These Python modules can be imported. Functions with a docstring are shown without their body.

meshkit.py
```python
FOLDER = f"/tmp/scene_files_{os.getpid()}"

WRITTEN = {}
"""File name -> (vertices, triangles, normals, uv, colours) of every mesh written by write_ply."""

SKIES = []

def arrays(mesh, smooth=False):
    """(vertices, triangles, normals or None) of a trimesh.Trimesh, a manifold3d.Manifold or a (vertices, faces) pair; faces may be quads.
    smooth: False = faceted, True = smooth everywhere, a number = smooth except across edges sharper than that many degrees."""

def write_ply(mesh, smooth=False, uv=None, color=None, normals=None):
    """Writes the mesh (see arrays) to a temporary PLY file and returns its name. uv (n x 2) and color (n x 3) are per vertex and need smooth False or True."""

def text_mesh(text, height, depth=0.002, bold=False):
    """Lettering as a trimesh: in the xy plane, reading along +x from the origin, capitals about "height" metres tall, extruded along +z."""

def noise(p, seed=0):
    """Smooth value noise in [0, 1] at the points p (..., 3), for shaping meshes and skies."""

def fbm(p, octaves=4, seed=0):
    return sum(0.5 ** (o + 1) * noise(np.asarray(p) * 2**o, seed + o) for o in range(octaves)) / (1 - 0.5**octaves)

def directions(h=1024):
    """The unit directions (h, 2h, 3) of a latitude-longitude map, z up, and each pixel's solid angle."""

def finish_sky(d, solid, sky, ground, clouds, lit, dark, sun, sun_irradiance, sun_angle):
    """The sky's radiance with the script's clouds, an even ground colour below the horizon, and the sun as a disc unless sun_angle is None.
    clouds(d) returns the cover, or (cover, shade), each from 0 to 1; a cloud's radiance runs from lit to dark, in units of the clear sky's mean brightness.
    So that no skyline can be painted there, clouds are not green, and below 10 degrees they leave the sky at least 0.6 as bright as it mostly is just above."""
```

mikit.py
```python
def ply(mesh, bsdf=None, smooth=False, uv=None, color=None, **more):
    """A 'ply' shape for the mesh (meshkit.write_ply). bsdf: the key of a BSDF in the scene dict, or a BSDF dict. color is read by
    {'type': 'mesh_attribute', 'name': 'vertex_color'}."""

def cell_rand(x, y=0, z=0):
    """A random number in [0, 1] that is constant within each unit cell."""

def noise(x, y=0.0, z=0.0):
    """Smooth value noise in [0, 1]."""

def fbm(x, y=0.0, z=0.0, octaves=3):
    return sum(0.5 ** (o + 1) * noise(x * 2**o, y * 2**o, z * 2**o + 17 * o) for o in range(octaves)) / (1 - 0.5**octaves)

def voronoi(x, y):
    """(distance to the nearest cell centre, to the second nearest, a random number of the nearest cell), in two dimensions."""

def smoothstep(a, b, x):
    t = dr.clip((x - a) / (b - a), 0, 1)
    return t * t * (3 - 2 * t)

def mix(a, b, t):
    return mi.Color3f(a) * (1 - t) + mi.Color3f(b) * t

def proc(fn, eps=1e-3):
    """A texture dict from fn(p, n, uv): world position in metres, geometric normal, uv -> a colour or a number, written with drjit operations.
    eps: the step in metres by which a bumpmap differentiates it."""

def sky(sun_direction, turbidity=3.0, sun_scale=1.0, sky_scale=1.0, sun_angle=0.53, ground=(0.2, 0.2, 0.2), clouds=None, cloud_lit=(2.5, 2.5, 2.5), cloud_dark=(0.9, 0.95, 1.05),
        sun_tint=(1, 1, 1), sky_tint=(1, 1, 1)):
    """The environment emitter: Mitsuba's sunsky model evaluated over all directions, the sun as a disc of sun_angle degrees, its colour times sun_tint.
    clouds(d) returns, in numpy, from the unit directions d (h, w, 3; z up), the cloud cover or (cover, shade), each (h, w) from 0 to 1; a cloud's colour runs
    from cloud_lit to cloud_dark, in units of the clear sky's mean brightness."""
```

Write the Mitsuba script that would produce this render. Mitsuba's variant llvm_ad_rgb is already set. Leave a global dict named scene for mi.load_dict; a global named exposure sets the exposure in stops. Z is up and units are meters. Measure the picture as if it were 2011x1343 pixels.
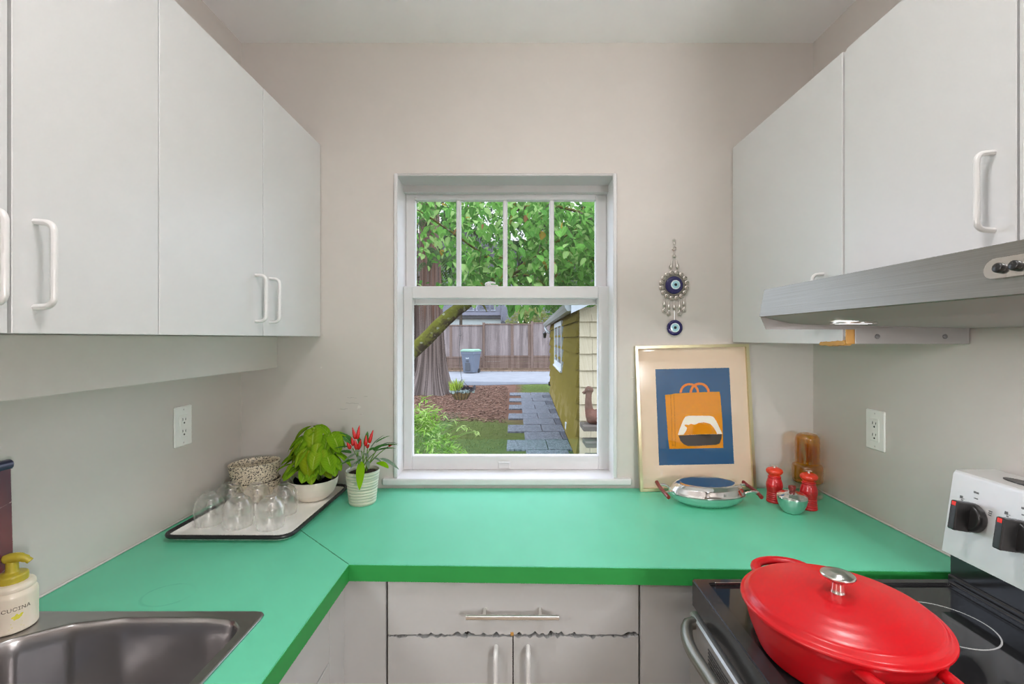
import math, random
import numpy as np, trimesh, mitsuba as mi, drjit as dr
import mikit, meshkit
import manifold3d as m3
from shapely.geometry import Polygon, Point, LineString, box as sbox
from shapely import affinity, union_all

T = mi.ScalarTransform4f
scene, labels = {}, {}
# ------------------------------------------------------------------ camera, sky, big lights, exposure
F, CX, CY, CZ = 900.0, 1012.0, 664.0, 1.466          # focal length and vanishing point in pixels, eye height in metres
scene['camera'] = {'type': 'perspective', 'fov': math.degrees(2 * math.atan(1005.5 / F)), 'fov_axis': 'x', 'near_clip': 0.05, 'far_clip': 500.0,
                   'principal_point_offset_x': -(CX - 1005.5) / 2011, 'principal_point_offset_y': -(CY - 671.5) / 1343,
                   'to_world': T().look_at(origin=[0, 0, CZ], target=[0, 1, CZ], up=[0, 0, 1])}
SKY = 18.5
exposure = -0.13
scene['sky'] = mikit.sky([0.3, -0.4, 0.85], turbidity=4.0, sun_scale=0.0, sky_scale=SKY, ground=(0.16, 0.17, 0.15),
                         clouds=lambda d: (np.full(d.shape[:2], 0.97), 0.35 * meshkit.fbm(d * np.array([3, 3, 6.0]), 4, 5)),
                         cloud_lit=(2.2, 2.5, 3.05), cloud_dark=(1.45, 1.68, 2.1))
L_CEIL, L_FILL, L_HOOD = 20.0, 112.0, 125.0
WARM = np.array([1.0, 0.995, 1.01])

# ------------------------------------------------------------------ helpers
def add(key, mesh, mat, smooth=30, **more):
    k, n = key, 0
    while k in scene:
        n += 1
        k = f'{key}_{n:03d}'
    scene[k] = mikit.ply(mesh, mat, smooth, **more)
    return k

def put(key, source, m):
    """another copy of a ply dict under its own key"""
    k, n = key, 0
    while k in scene:
        n += 1
        k = f'{key}_{n:03d}'
    d = dict(source)
    d['to_world'] = m
    scene[k] = d
    return k

def lab(key, label, cat=None, group=None, kind=None):
    d = {'label': label}
    if cat: d['category'] = cat
    if group: d['group'] = group
    if kind: d['kind'] = kind
    labels[key] = d

def struct(key, mesh, mat, label, smooth=30):
    k = add(key, mesh, mat, smooth)
    lab(k, label, kind='structure')
    return k

def W(px, py, d):
    return np.array([(px - CX) * d / F, d, CZ - (py - CY) * d / F])

def cat(ms):
    ms = [m if isinstance(m, trimesh.Trimesh) else trimesh.Trimesh(*m, process=False) for m in ms]
    return trimesh.util.concatenate(ms)

def bx(x0, x1, y0, y1, z0, z1, c=0.0015):
    if c <= 0:
        return trimesh.creation.box(bounds=[[x0, y0, z0], [x1, y1, z1]])
    c = min(c, .45 * (x1 - x0), .45 * (y1 - y0), .45 * (z1 - z0))
    p = []
    for X, sx in ((x0, 1), (x1, -1)):
        for Y, sy in ((y0, 1), (y1, -1)):
            for Z, sz in ((z0, 1), (z1, -1)):
                p += [[X, Y + sy * c, Z + sz * c], [X + sx * c, Y, Z + sz * c], [X + sx * c, Y + sy * c, Z]]
    return trimesh.convex.convex_hull(np.array(p))

def rbx(x0, x1, y0, y1, z0, z1, r, n=12):
    """box with spherical rounded edges"""
    s = m3.Manifold.sphere(r, n)
    pts = [s.translate([x, y, z]) for x in (x0 + r, x1 - r) for y in (y0 + r, y1 - r) for z in (z0 + r, z1 - r)]
    return tm(m3.Manifold.batch_hull(pts))

def tm(man):
    m = man.to_mesh()
    return trimesh.Trimesh(np.array(m.vert_properties[:, :3]), np.array(m.tri_verts), process=False)

def grid_faces(a, b, closed=True):
    i, j = np.meshgrid(np.arange(a - 1), np.arange(b if closed else b - 1), indexing='ij')
    i, j = i.ravel(), j.ravel()
    j2 = (j + 1) % b
    q = np.stack([i * b + j, i * b + j2, (i + 1) * b + j2, (i + 1) * b + j], 1)
    return np.vstack([q[:, [0, 1, 2]], q[:, [0, 2, 3]]])

def lathe(prof, n=48, at=(0, 0, 0), sx=1.0, sy=1.0, fn=None):
    p = np.array(prof, float)
    a = np.arange(n) * 2 * math.pi / n
    r = np.maximum(p[:, 0], 1e-5)
    rr = np.repeat(r[:, None], n, 1)
    zz = np.repeat(p[:, 1][:, None], n, 1)
    if fn is not None:
        rr = fn(rr, zz, a[None, :])
    v = np.stack([rr * np.cos(a) * sx + at[0], rr * np.sin(a) * sy + at[1], zz + at[2]], -1).reshape(-1, 3)
    return trimesh.Trimesh(v, grid_faces(len(p), n), process=False)

def rnd(prof, r=0.004, n=4, keep=()):
    """rounds the inner corners of a lathe profile"""
    p = [np.array(q, float) for q in prof]
    out = [p[0]]
    for k in range(1, len(p) - 1):
        a, b, c = p[k - 1], p[k], p[k + 1]
        la, lc = np.linalg.norm(a - b), np.linalg.norm(c - b)
        if k in keep or la < 1e-7 or lc < 1e-7:
            out.append(b); continue
        t = min(r, .45 * la, .45 * lc)
        s, e = b + (a - b) / la * t, b + (c - b) / lc * t
        for u in np.linspace(0, 1, n):
            out.append((1 - u) ** 2 * s + 2 * u * (1 - u) * b + u * u * e)
    out.append(p[-1])
    return np.array(out)

def spline(pts, n=24):
    from scipy.interpolate import CubicSpline
    p = np.array(pts, float)
    t = np.r_[0, np.cumsum(np.linalg.norm(np.diff(p, axis=0), axis=1))]
    return CubicSpline(t, p)(np.linspace(0, t[-1], n))

def tube(path, r, n=10, closed=False, caps=True):
    p = np.array(path, float)
    r = np.broadcast_to(np.array(r, float), (len(p),))
    t = np.gradient(p, axis=0) if not closed else np.roll(p, -1, 0) - np.roll(p, 1, 0)
    t /= np.linalg.norm(t, axis=1, keepdims=True) + 1e-12
    ref = np.array([0, 0, 1.0]) if abs(t[0][2]) < .9 else np.array([1.0, 0, 0])
    a = np.cross(t[0], ref); a /= np.linalg.norm(a)
    A = []
    for k in range(len(p)):
        a = a - t[k] * np.dot(a, t[k]); a /= np.linalg.norm(a) + 1e-12
        A.append(a)
    A = np.array(A); B = np.cross(t, A)
    ang = np.arange(n) * 2 * math.pi / n
    v = p[:, None] + r[:, None, None] * (np.cos(ang)[None, :, None] * A[:, None] + np.sin(ang)[None, :, None] * B[:, None])
    v = v.reshape(-1, 3)
    f = grid_faces(len(p), n)
    if closed:
        k = len(p) - 1
        j = np.arange(n); j2 = (j + 1) % n
        q = np.stack([k * n + j, k * n + j2, j2, j], 1)
        f = np.vstack([f, q[:, [0, 1, 2]], q[:, [0, 2, 3]]])
    elif caps:
        v = np.vstack([v, p[:1], p[-1:]])
        j = np.arange(n); j2 = (j + 1) % n
        m = len(v)
        f = np.vstack([f, np.stack([j * 0 + m - 2, j2, j], 1), np.stack([j * 0 + m - 1, (len(p) - 1) * n + j, (len(p) - 1) * n + j2], 1)])
    return trimesh.Trimesh(v, f, process=False)

def bent(pts, r, n=10, k=5, rad=0.012):
    """tube through straight pieces with rounded bends"""
    return tube(rnd3(pts, rad, k), r, n)

def rnd3(pts, rad, k=5):
    p = [np.array(q, float) for q in pts]
    out = [p[0]]
    for i in range(1, len(p) - 1):
        a, b, c = p[i - 1], p[i], p[i + 1]
        la, lc = np.linalg.norm(a - b), np.linalg.norm(c - b)
        t = min(rad, .49 * la, .49 * lc)
        s, e = b + (a - b) / la * t, b + (c - b) / lc * t
        for u in np.linspace(0, 1, k):
            out.append((1 - u) ** 2 * s + 2 * u * (1 - u) * b + u * u * e)
    out.append(p[-1])
    return np.array(out)

def extr(poly, h, axis='z', at=0.0):
    """polygon extruded by h from at: 'z' as it is; 'y' polygon in (x, z), towards +y; 'x' polygon in (y, z), towards +x"""
    g = list(getattr(poly, 'geoms', [poly]))
    m = trimesh.util.concatenate([trimesh.creation.extrude_polygon(q, h, engine='earcut') for q in g])
    v = np.array(m.vertices)
    if axis == 'z':
        v = v + [0, 0, at]; f = m.faces
    elif axis == 'y':
        v = np.stack([v[:, 0], v[:, 2] + at, v[:, 1]], 1); f = m.faces[:, ::-1]
    else:
        v = np.stack([v[:, 2] + at, v[:, 0], v[:, 1]], 1); f = m.faces
    return trimesh.Trimesh(v, f, process=False)

def xf(mesh, m):
    m = np.array(m, float)
    q = mesh.copy(); q.vertices = mesh.vertices @ m[:3, :3].T + m[:3, 3]
    return q

def rotm(axis, deg, at=(0, 0, 0)):
    return trimesh.transformations.rotation_matrix(math.radians(deg), axis, at)

def frame_matrix(pos, zdir, roll=0.0, scale=1.0):
    """matrix that sends local +y along zdir (leaf axis) with local z as its face normal"""
    y = np.array(zdir, float); y /= np.linalg.norm(y)
    ref = np.array([0, 0, 1.0]) if abs(y[2]) < .95 else np.array([0, 1.0, 0])
    x = np.cross(y, ref); x /= np.linalg.norm(x)
    z = np.cross(x, y)
    c, s = math.cos(roll), math.sin(roll)
    x, z = c * x + s * z, -s * x + c * z
    m = np.eye(4)
    m[:3, 0], m[:3, 1], m[:3, 2], m[:3, 3] = x * scale, y * scale, z * scale, pos
    return m

def leaf(L=1.0, w=0.5, nl=7, nw=2, fold=0.15, droop=0.2, puff=0.0, tip=1.0, base=.35):
    """leaf along +y from the origin, uv across / along"""
    t = np.linspace(0, 1, nl)
    half = w / 2 * np.sin(np.pi * np.clip(t, 0, 1) ** (base + .35)) ** (.75 * tip)
    half[0] = half[-1] = w * .01
    s = np.linspace(-1, 1, 2 * nw + 1)
    x = half[:, None] * s[None, :]
    y = np.repeat((t * L)[:, None], len(s), 1)
    z = fold * np.abs(x) - droop * L * (t ** 2)[:, None] + puff * np.sin(np.pi * t)[:, None] * (np.abs(s) * (1 - np.abs(s)) * 4)[None, :]
    v = np.stack([x, y, z], -1).reshape(-1, 3)
    f = grid_faces(nl, len(s), closed=False)
    uv = np.stack(np.broadcast_arrays(s[None, :] * .5 + .5, t[:, None]), -1).reshape(-1, 2)
    return trimesh.Trimesh(v, f, process=False), uv

def scatter(mesh, ms):
    """one mesh of the copies of a small mesh"""
    ms = np.array(ms)
    v, f = np.array(mesh.vertices), np.array(mesh.faces)
    vs = (np.einsum('kij,nj->kni', ms[:, :3, :3], v) + ms[:, None, :3, 3]).reshape(-1, 3)
    fs = (f[None] + (np.arange(len(ms)) * len(v))[:, None, None]).reshape(-1, 3)
    return trimesh.Trimesh(vs, fs, process=False)

# ------------------------------------------------------------------ materials
def rgb(c): return {'type': 'rgb', 'value': [float(x) for x in c]}
def col(c): return c if isinstance(c, dict) else rgb(c)
def mat(name, c, rough=0.5, metal=0.0, spec=0.5, coat=0.0, coat_gloss=0.9, two=False, bump=None, bump_scale=1.0, sheen=0.0):
    b = {'type': 'principled', 'base_color': col(c), 'roughness': float(rough), 'metallic': float(metal), 'specular': float(spec)}
    if coat: b |= {'clearcoat': float(coat), 'clearcoat_gloss': float(coat_gloss)}
    if sheen: b['sheen'] = float(sheen)
    if bump is not None:
        b = {'type': 'bumpmap', 'arbitrary': bump, 'scale': float(bump_scale), 'bsdf': b}
    if two: b = {'type': 'twosided', 'bsdf': b}
    scene[name] = b
    return name

P, n_, sst, mix = mikit.proc, mikit.noise, mikit.smoothstep, mikit.mix

def wall_col(p, n, uv):
    c = mix((.540, .500, .466), (.580, .538, .502), mikit.fbm(p.x * 1.7, p.y * 1.7, p.z * 1.7))
    # old filler spots and paint scuffs beside the window
    for (a, b, r) in ((-.576, 1.212, .009), (-.565, 1.186, .005), (-.716, 1.358, .004), (.437, 1.32, .004), (.30, 1.98, .003)):
        d = dr.sqrt(dr.square(p.x - a) + dr.square(p.z - b)) + .006 * (n_(p.x * 180, p.z * 180) - .5)
        c = mix(c, (.72, .69, .64), dr.select(p.y > 1.6, .55 * (1 - sst(r * .5, r, d)), 0))
    for (a0, a1, b, t) in ((-.625, -.578, 1.2265, .0011), (-.647, -.617, 1.205, .0009), (-.558, -.545, 1.252, .0012), (-.575, -.56, 1.187, .0008), (.425, .449, 1.3165, .001), (-.62, -.585, 1.247, .0007)):
        d = dr.abs(p.z - b - .004 * (n_(p.x * 90, 3.0) - .5))
        c = mix(c, (.33, .31, .28), dr.select((p.x > a0) & (p.x < a1) & (p.y > 1.6), .6 * (1 - sst(t * .5, t * 1.6, d)), 0))
    return c
mat('paint_wall', P(wall_col), .55, spec=.35)
mat('paint_ceiling', (.80, .78, .775), .7, spec=.2)
mat('paint_trim', (.62, .605, .605), .35)
mat('trim_and_shade_gray', (.46, .44, .43), .45)  # grey copy of the trim for shade under the window head; also screws
mat('cab_white', (.60, .595, .59), .38)
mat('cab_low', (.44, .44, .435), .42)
mat('handle_white', (.70, .69, .68), .25)
mat('dark_gap', (.03, .028, .026), .7)
mat('floor_mat', (.42, .33, .24), .4)

def counter_col(p, n, uv):
    f = mikit.fbm(p.x * 6, p.y * 6, 0.0)
    c = mix((.098, .445, .275), (.110, .485, .30), f)
    d = dr.abs(dr.sqrt(dr.square(p.x + .745) + dr.square((p.y - .985) * 1.15)) - .05)
    arc = dr.select(p.x + .5 * (p.y - .985) < -.715, 1.0, .25)
    c = mix(c, (.065, .36, .22), .5 * arc * (1 - sst(.002, .007, d + .004 * n_(p.x * 70, p.y * 70))))
    sm = sst(.55, .75, mikit.fbm(p.x * 9 + 4, p.y * 5, 3.0)) * .25
    return mix(c, (.092, .41, .26), sm)
def counter_rough(p, n, uv):
    return .38 + .10 * mikit.fbm(p.x * 12, p.y * 12, 1.0)
scene['counter'] = {'type': 'principled', 'base_color': P(counter_col), 'roughness': P(counter_rough), 'specular': .42}
mat('counter_edge_shade', (.022, .235, .05), .5, spec=.25)  # same laminate as the top, painted darker where the sheen is missing
mat('seam_dark', (.02, .16, .07), .6)

def brushed(p, n, uv):
    return mix((.26, .245, .215), (.34, .325, .285), n_(p.x * 6, p.y * 6, p.z * 900))
mat('steel', P(brushed), .42, metal=1.0)
mat('steel_sink', (.40, .385, .385), .24, metal=1.0)
mat('steel_dull', (.37, .36, .345), .5, metal=.6)
mat('chrome', (.86, .86, .86), .045, metal=1.0)
mat('chrome_soft', (.78, .76, .72), .16, metal=1.0)
mat('silver_old', (.58, .55, .50), .28, metal=1.0)
mat('silver_dark', (.16, .15, .13), .4, metal=.8)
mat('black_glass', (.010, .010, .011), .045, spec=.6)
mat('black_enamel', (.018, .018, .019), .14)
mat('black_plastic', (.014, .014, .014), .28)
mat('gray_panel', (.62, .605, .59), .35, metal=.3)
mat('gray_mark', (.12, .12, .12), .6)
mat('ring_gray', (.35, .35, .35), .4)
mat('red_dot', (.75, .02, .01), .4)
mat('red_enamel', (.43, .004, .008), .28, spec=.28, coat=.3, coat_gloss=.985)
mat('mill_head', (.68, .032, .008), .2, coat=1.0)
mat('mill_body', (.50, .006, .010), .2, coat=1.0)
mat('bakelite', (.16, .012, .010), .22)
mat('outlet_white', (.80, .79, .76), .35)
mat('white_glaze', (.75, .685, .585), .12)
mat('enamel_white', (.80, .78, .74), .15)
mat('enamel_black', (.010, .010, .011), .3, spec=.3)
mat('cream_ceramic', (.74, .66, .53), .25)
mat('olive_plastic', (.42, .34, .03), .3)
mat('yellow_print', (.62, .58, .05), .5)
mat('brown_print', (.14, .11, .08), .5)
mat('raw_wood', (.46, .24, .06), .6)
mat('gold_frame', (.60, .53, .33), .3, metal=.85)
mat('mat_board', (.70, .545, .415), .8, spec=.1)
mat('art_blue', (.028, .09, .19), .7, spec=.15)
mat('art_orange', (.66, .245, .004), .7, spec=.15)
mat('art_handle', (.74, .20, .025), .7, spec=.15)
mat('art_white', (.82, .77, .68), .7, spec=.15)
mat('art_black', (.035, .028, .025), .7, spec=.15)
mat('art_line', (.34, .13, .01), .7, spec=.15)
mat('eye_navy', (.012, .010, .07), .06)
mat('eye_white', (.72, .82, .84), .1)
mat('eye_aqua', (.36, .66, .74), .1)
mat('eye_black', (.008, .012, .015), .1)
scene['window_glass'] = {'type': 'thindielectric', 'int_ior': 1.5}
scene['clear_glass'] = {'type': 'dielectric', 'int_ior': 1.5, 'ext_ior': 1.0}
def glassy(tint, w_):
    return {'type': 'blendbsdf', 'weight': w_, 'a': {'type': 'thindielectric', 'int_ior': 1.5, 'specular_transmittance': rgb(tint)},
            'b': {'type': 'twosided', 'bsdf': {'type': 'roughconductor', 'alpha': .06, 'specular_reflectance': rgb((.95, .95, .95))}}}
scene['thin_glass'] = glassy((1, 1, 1), .07)
scene['amber_glass'] = glassy((.88, .585, .085), .05)
scene['clear_sleeve'] = {'type': 'thindielectric', 'int_ior': 1.4}
mat('sleeve_white', (.80, .80, .78), .3)

def speckle(p, n, uv):
    v = mikit.voronoi(p.x * 120 + p.y * 83, p.z * 150 + p.y * 20)
    w = mikit.voronoi(p.x * 270 + p.y * 190, p.z * 330 + p.y * 31)
    c = mix((.56, .47, .35), (.64, .56, .43), mikit.fbm(p.x * 30, p.y * 30, p.z * 30))
    c = mix(c, (.06, .05, .045), (1 - sst(.24, .36, v[0])) * dr.select(v[2] > .35, 1.0, 0.0))
    return mix(c, (.12, .10, .08), (1 - sst(.24, .38, w[0])) * dr.select(w[2] > .45, 1.0, 0.0))
mat('speckled', P(speckle), .45)
def potglaze(p, n, uv):
    return mix((.46, .47, .37), (.60, .58, .46), sst(.3, .7, n_(3.0, 1.0, p.z * 210)))
mat('pot_glaze', P(potglaze), .2)
mat('potting_soil', (.022, .015, .011), .95, spec=.1)

def vein(base, edge, rib):
    def fn(p, n, uv):
        a = dr.abs(uv.x - .5) * 2
        k = uv.y * 7 + a * 1.6
        side = 1 - sst(.0, .16, dr.abs(k - dr.floor(k) - .5))
        c = mix(base, edge, sst(.3, 1.0, a))
        c = mix(c, rib, .35 * side * (1 - a))
        return mix(c, rib, .8 * (1 - sst(.03, .09, a)))
    return fn
def leafmat(name, fn, rough=.4, trans=.45):
    scene[name] = {'type': 'principledthin', 'base_color': P(fn) if callable(fn) else rgb(fn), 'roughness': rough, 'diff_trans': trans, 'spec_trans': 0.0}
    return name
leafmat('basil_a', vein((.15, .31, .012), (.19, .35, .014), (.40, .53, .11)), .26, .6)
leafmat('basil_b', vein((.25, .38, .02), (.17, .33, .014), (.46, .58, .14)), .26, .6)
leafmat('basil_c', vein((.26, .34, .012), (.20, .30, .012), (.42, .48, .08)), .36, .7)
leafmat('chili_leaf', vein((.05, .15, .035), (.07, .18, .04), (.20, .32, .12)), .4, .5)
leafmat('chili_leaf_gray', (.16, .22, .15), .45, .4)
leafmat('leaf_lime', (.22, .42, .012), .4, .8)
mat('chili_red', (.50, .006, .006), .15, coat=.6)
mat('stem_green', (.12, .22, .03), .5)
# ================================================================== the room
XL, XR, YB, YR, ZC = -1.0103, 1.0986, 1.69, -3.2, 2.555
ZT = 0.915                                            # top of the counters
struct('floor', bx(XL - .2, XR + .2, YR - .2, YB + .2, -.05, 0, 0), 'floor_mat', 'wooden floor of the kitchen')
struct('ceiling', bx(XL - .2, XR + .2, YR - .2, YB + .2, ZC, ZC + .1, 0), 'paint_ceiling', 'flat painted grey ceiling')
struct('wall_left', bx(XL - .15, XL, YR - .2, YB + .2, 0, ZC, 0), 'paint_wall', 'beige painted wall with the double outlet behind the sink counter')
struct('wall_right', bx(XR, XR + .15, YR - .2, YB + .2, 0, ZC, 0), 'paint_wall', 'beige painted wall behind the stove')
struct('wall_rear', bx(XL - .15, XR + .15, YR - .2, YR, 0, ZC, 0), 'paint_wall', 'beige painted wall behind the camera')
OX0, OX1, OZ0, OZ1 = -.445, .372, .93, 2.069          # the window's opening
wp = sbox(XL - .15, 0, XR + .15, ZC).difference(sbox(OX0, OZ0, OX1, OZ1))
struct('wall_back', extr(wp, .20, 'y', YB), 'paint_wall', 'beige painted wall around the window')
w = 'window_1'
# casing beads, jambs, head, stool
add(w + '__jamb', bx(OX0 - .001, OX0 + .008, YB - .004, 1.90, OZ0, OZ1, .001), 'paint_trim')
add(w + '__jamb', bx(OX1 - .008, OX1 + .001, YB - .004, 1.90, OZ0, OZ1, .001), 'paint_trim')
add(w + '__casing', bx(OX0 - .001, OX0 + .013, YB - .012, YB + .004, .952, OZ1 + .002, .003), 'paint_trim')
add(w + '__casing', bx(OX1 - .013, OX1 + .001, YB - .012, YB + .004, .952, OZ1 + .002, .003), 'paint_trim')
add(w + '__head', bx(OX0, OX1, YB - .004, 1.90, OZ1 - .006, OZ1 + .004, .002), 'trim_and_shade_gray')  # shade on the underside put into the grey colour
add(w + '__head_stop', bx(OX0 + .006, OX1 - .006, 1.792, 1.82, 2.036, OZ1 - .004, .002), 'trim_and_shade_gray')
add(w + '__sill', rbx(-.487, .426, 1.672, 1.80, .9275, .9525, .006), 'paint_trim')
add(w + '__outer_sill', bx(OX0, OX1, 1.80, 1.95, .90, .945, .004), 'paint_trim')
# upper sash (outer)
u0, u1, uz0, uz1 = -.3995, .3205, 1.64, 2.0177
def sashframe(x0, x1, z0, z1, gx0, gx1, gz0, gz1, y0, y1, key):
    add(key + '__stile', bx(x0, gx0, y0, y1, z0, z1, .003), 'paint_trim')
    add(key + '__stile', bx(gx1, x1, y0, y1, z0, z1, .003), 'paint_trim')
    add(key + '__rail', bx(gx0 - .001, gx1 + .001, y0 + .0005, y1, gz1, z1, .003), 'paint_trim')
    add(key + '__rail', bx(gx0 - .001, gx1 + .001, y0 + .0005, y1, z0, gz0, .003), 'paint_trim')
sashframe(OX0 + .008, OX1 - .008, 1.60, 2.046, u0, u1, uz0, uz1, 1.826, 1.86, w + '__upper_sash')
for x in (-.227, -.0406, .146):
    add(w + '__upper_sash__muntin', bx(x - .009, x + .009, 1.827, 1.858, uz0, uz1, .004), 'paint_trim')
edges = [u0, -.236, -.218, -.0496, -.0316, .137, .155, u1]
for k in range(4):
    add(w + '__upper_sash__pane', trimesh.Trimesh([[edges[2*k], 1.844, uz0], [edges[2*k+1], 1.844, uz0], [edges[2*k+1], 1.844, uz1], [edges[2*k], 1.844, uz1]], [[0, 1, 2], [0, 2, 3]], process=False), 'window_glass', False)
l0, l1, lz0, lz1 = -.4016, .324, 1.0066, 1.621
sashframe(OX0 + .008, OX1 - .002, .9525, 1.669, l0, l1, lz0, lz1, 1.786, 1.822, w + '__lower_sash')
add(w + '__lower_sash__pane', trimesh.Trimesh([[l0, 1.806, lz0], [l1, 1.806, lz0], [l1, 1.806, lz1], [l0, 1.806, lz1]], [[0, 1, 2], [0, 2, 3]], process=False), 'window_glass', False)
lock = cat([bx(-.118, -.068, 1.792, 1.815, 1.6685, 1.675, .002), xf(lathe(rnd([(0, 0), (.012, 0), (.012, .008), (.006, .012), (0, .012)], .003), 20), np.array(T().translate([-.108, 1.803, 1.674]).matrix)),
            tube([(-.108, 1.803, 1.684), (-.09, 1.80, 1.684), (-.078, 1.797, 1.681)], [.005, .004, .003], 8)])
add(w + '__lower_sash__latch', lock, 'paint_trim')
lift = cat([bx(-.066, -.020, 1.7815, 1.787, .958, .985, .002), bx(-.066, -.020, 1.772, 1.783, .982, .987, .002)])
add(w + '__lower_sash__lift', lift, 'paint_trim')
lab(w, 'white painted sash window with four small upper panes and one large lower pane', kind='structure')

# ------------------------------------------------------------------ wall cabinets
def u_handle(x, y, z0, z1, out, r=.0047):
    """bent white wire handle standing out along x by out"""
    return bent([(x, y, z0), (x + out, y, z0 + .002), (x + out, y, z1 - .002), (x, y, z1)], r, 12, 7, .016)

XD = -.7174                                           # left door faces
def edge_door(x0, x1, y0, y1, z0, z1):
    return bx(x0, x1, y0, y1, z0, z1, .0009)
def left_cab(name, y0, y1, doors, label):
    add(name + '__body', bx(XL + .001, XD - .019, y0, y1, 1.474, 2.176, .001), 'cab_white')
    for (a, b, hy) in doors:
        k = add(name + '__door', edge_door(XD - .018, XD, a, b, 1.4725, 2.178), 'cab_white')
        add(k + '__handle', u_handle(XD - .001, hy, 1.512, 1.640, .030), 'handle_white')
    lab(name, label, 'cabinet', 'white wall cabinets')
left_cab('wall_cabinet', .922, 1.687, [(.9240, 1.3030, 1.266), (1.3055, 1.687, 1.338)], 'white upper cabinet with two close-set handles, against the window wall')
n2 = 'wall_cabinet_001'
add(n2 + '__body', bx(XL + .001, XD - .019, .30, .921, 1.474, 2.176, .001), 'cab_white')
for (a, b, hy) in [(.653, .9210, .684), (.35, .6478, .618)]:
    k = add(n2 + '__door', edge_door(XD - .018, XD, a, b, 1.4725, 2.178), 'cab_white')
    add(k + '__handle', u_handle(XD - .001, hy, 1.512, 1.640, .030), 'handle_white')
lab(n2, 'white upper cabinet above the sink with a wide dark gap between its doors', 'cabinet', 'white wall cabinets')
struct('trim_1', bx(XL, -.877, .2, YB - .0005, 1.357, 1.473, .002), 'paint_wall', 'painted boxed ledge running along the wall beneath the upper cabinets')
XC = .80
n3 = 'wall_cabinet_002'
add(n3 + '__body', bx(XC + .019, XR - .001, 1.110, 1.687, 1.452, 2.164, .001), 'cab_white')
k = add(n3 + '__door', edge_door(XC, XC + .018, 1.121, 1.687, 1.451, 2.166), 'cab_white')
add(k + '__handle', u_handle(XC + .001, 1.19, 1.505, 1.632, -.030), 'handle_white')
add(n3 + '__filler', bx(XC + .004, XC + .02, 1.109, 1.1195, 1.47, 2.164, .001), 'cab_white')
rs = np.random.RandomState(4)
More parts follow.
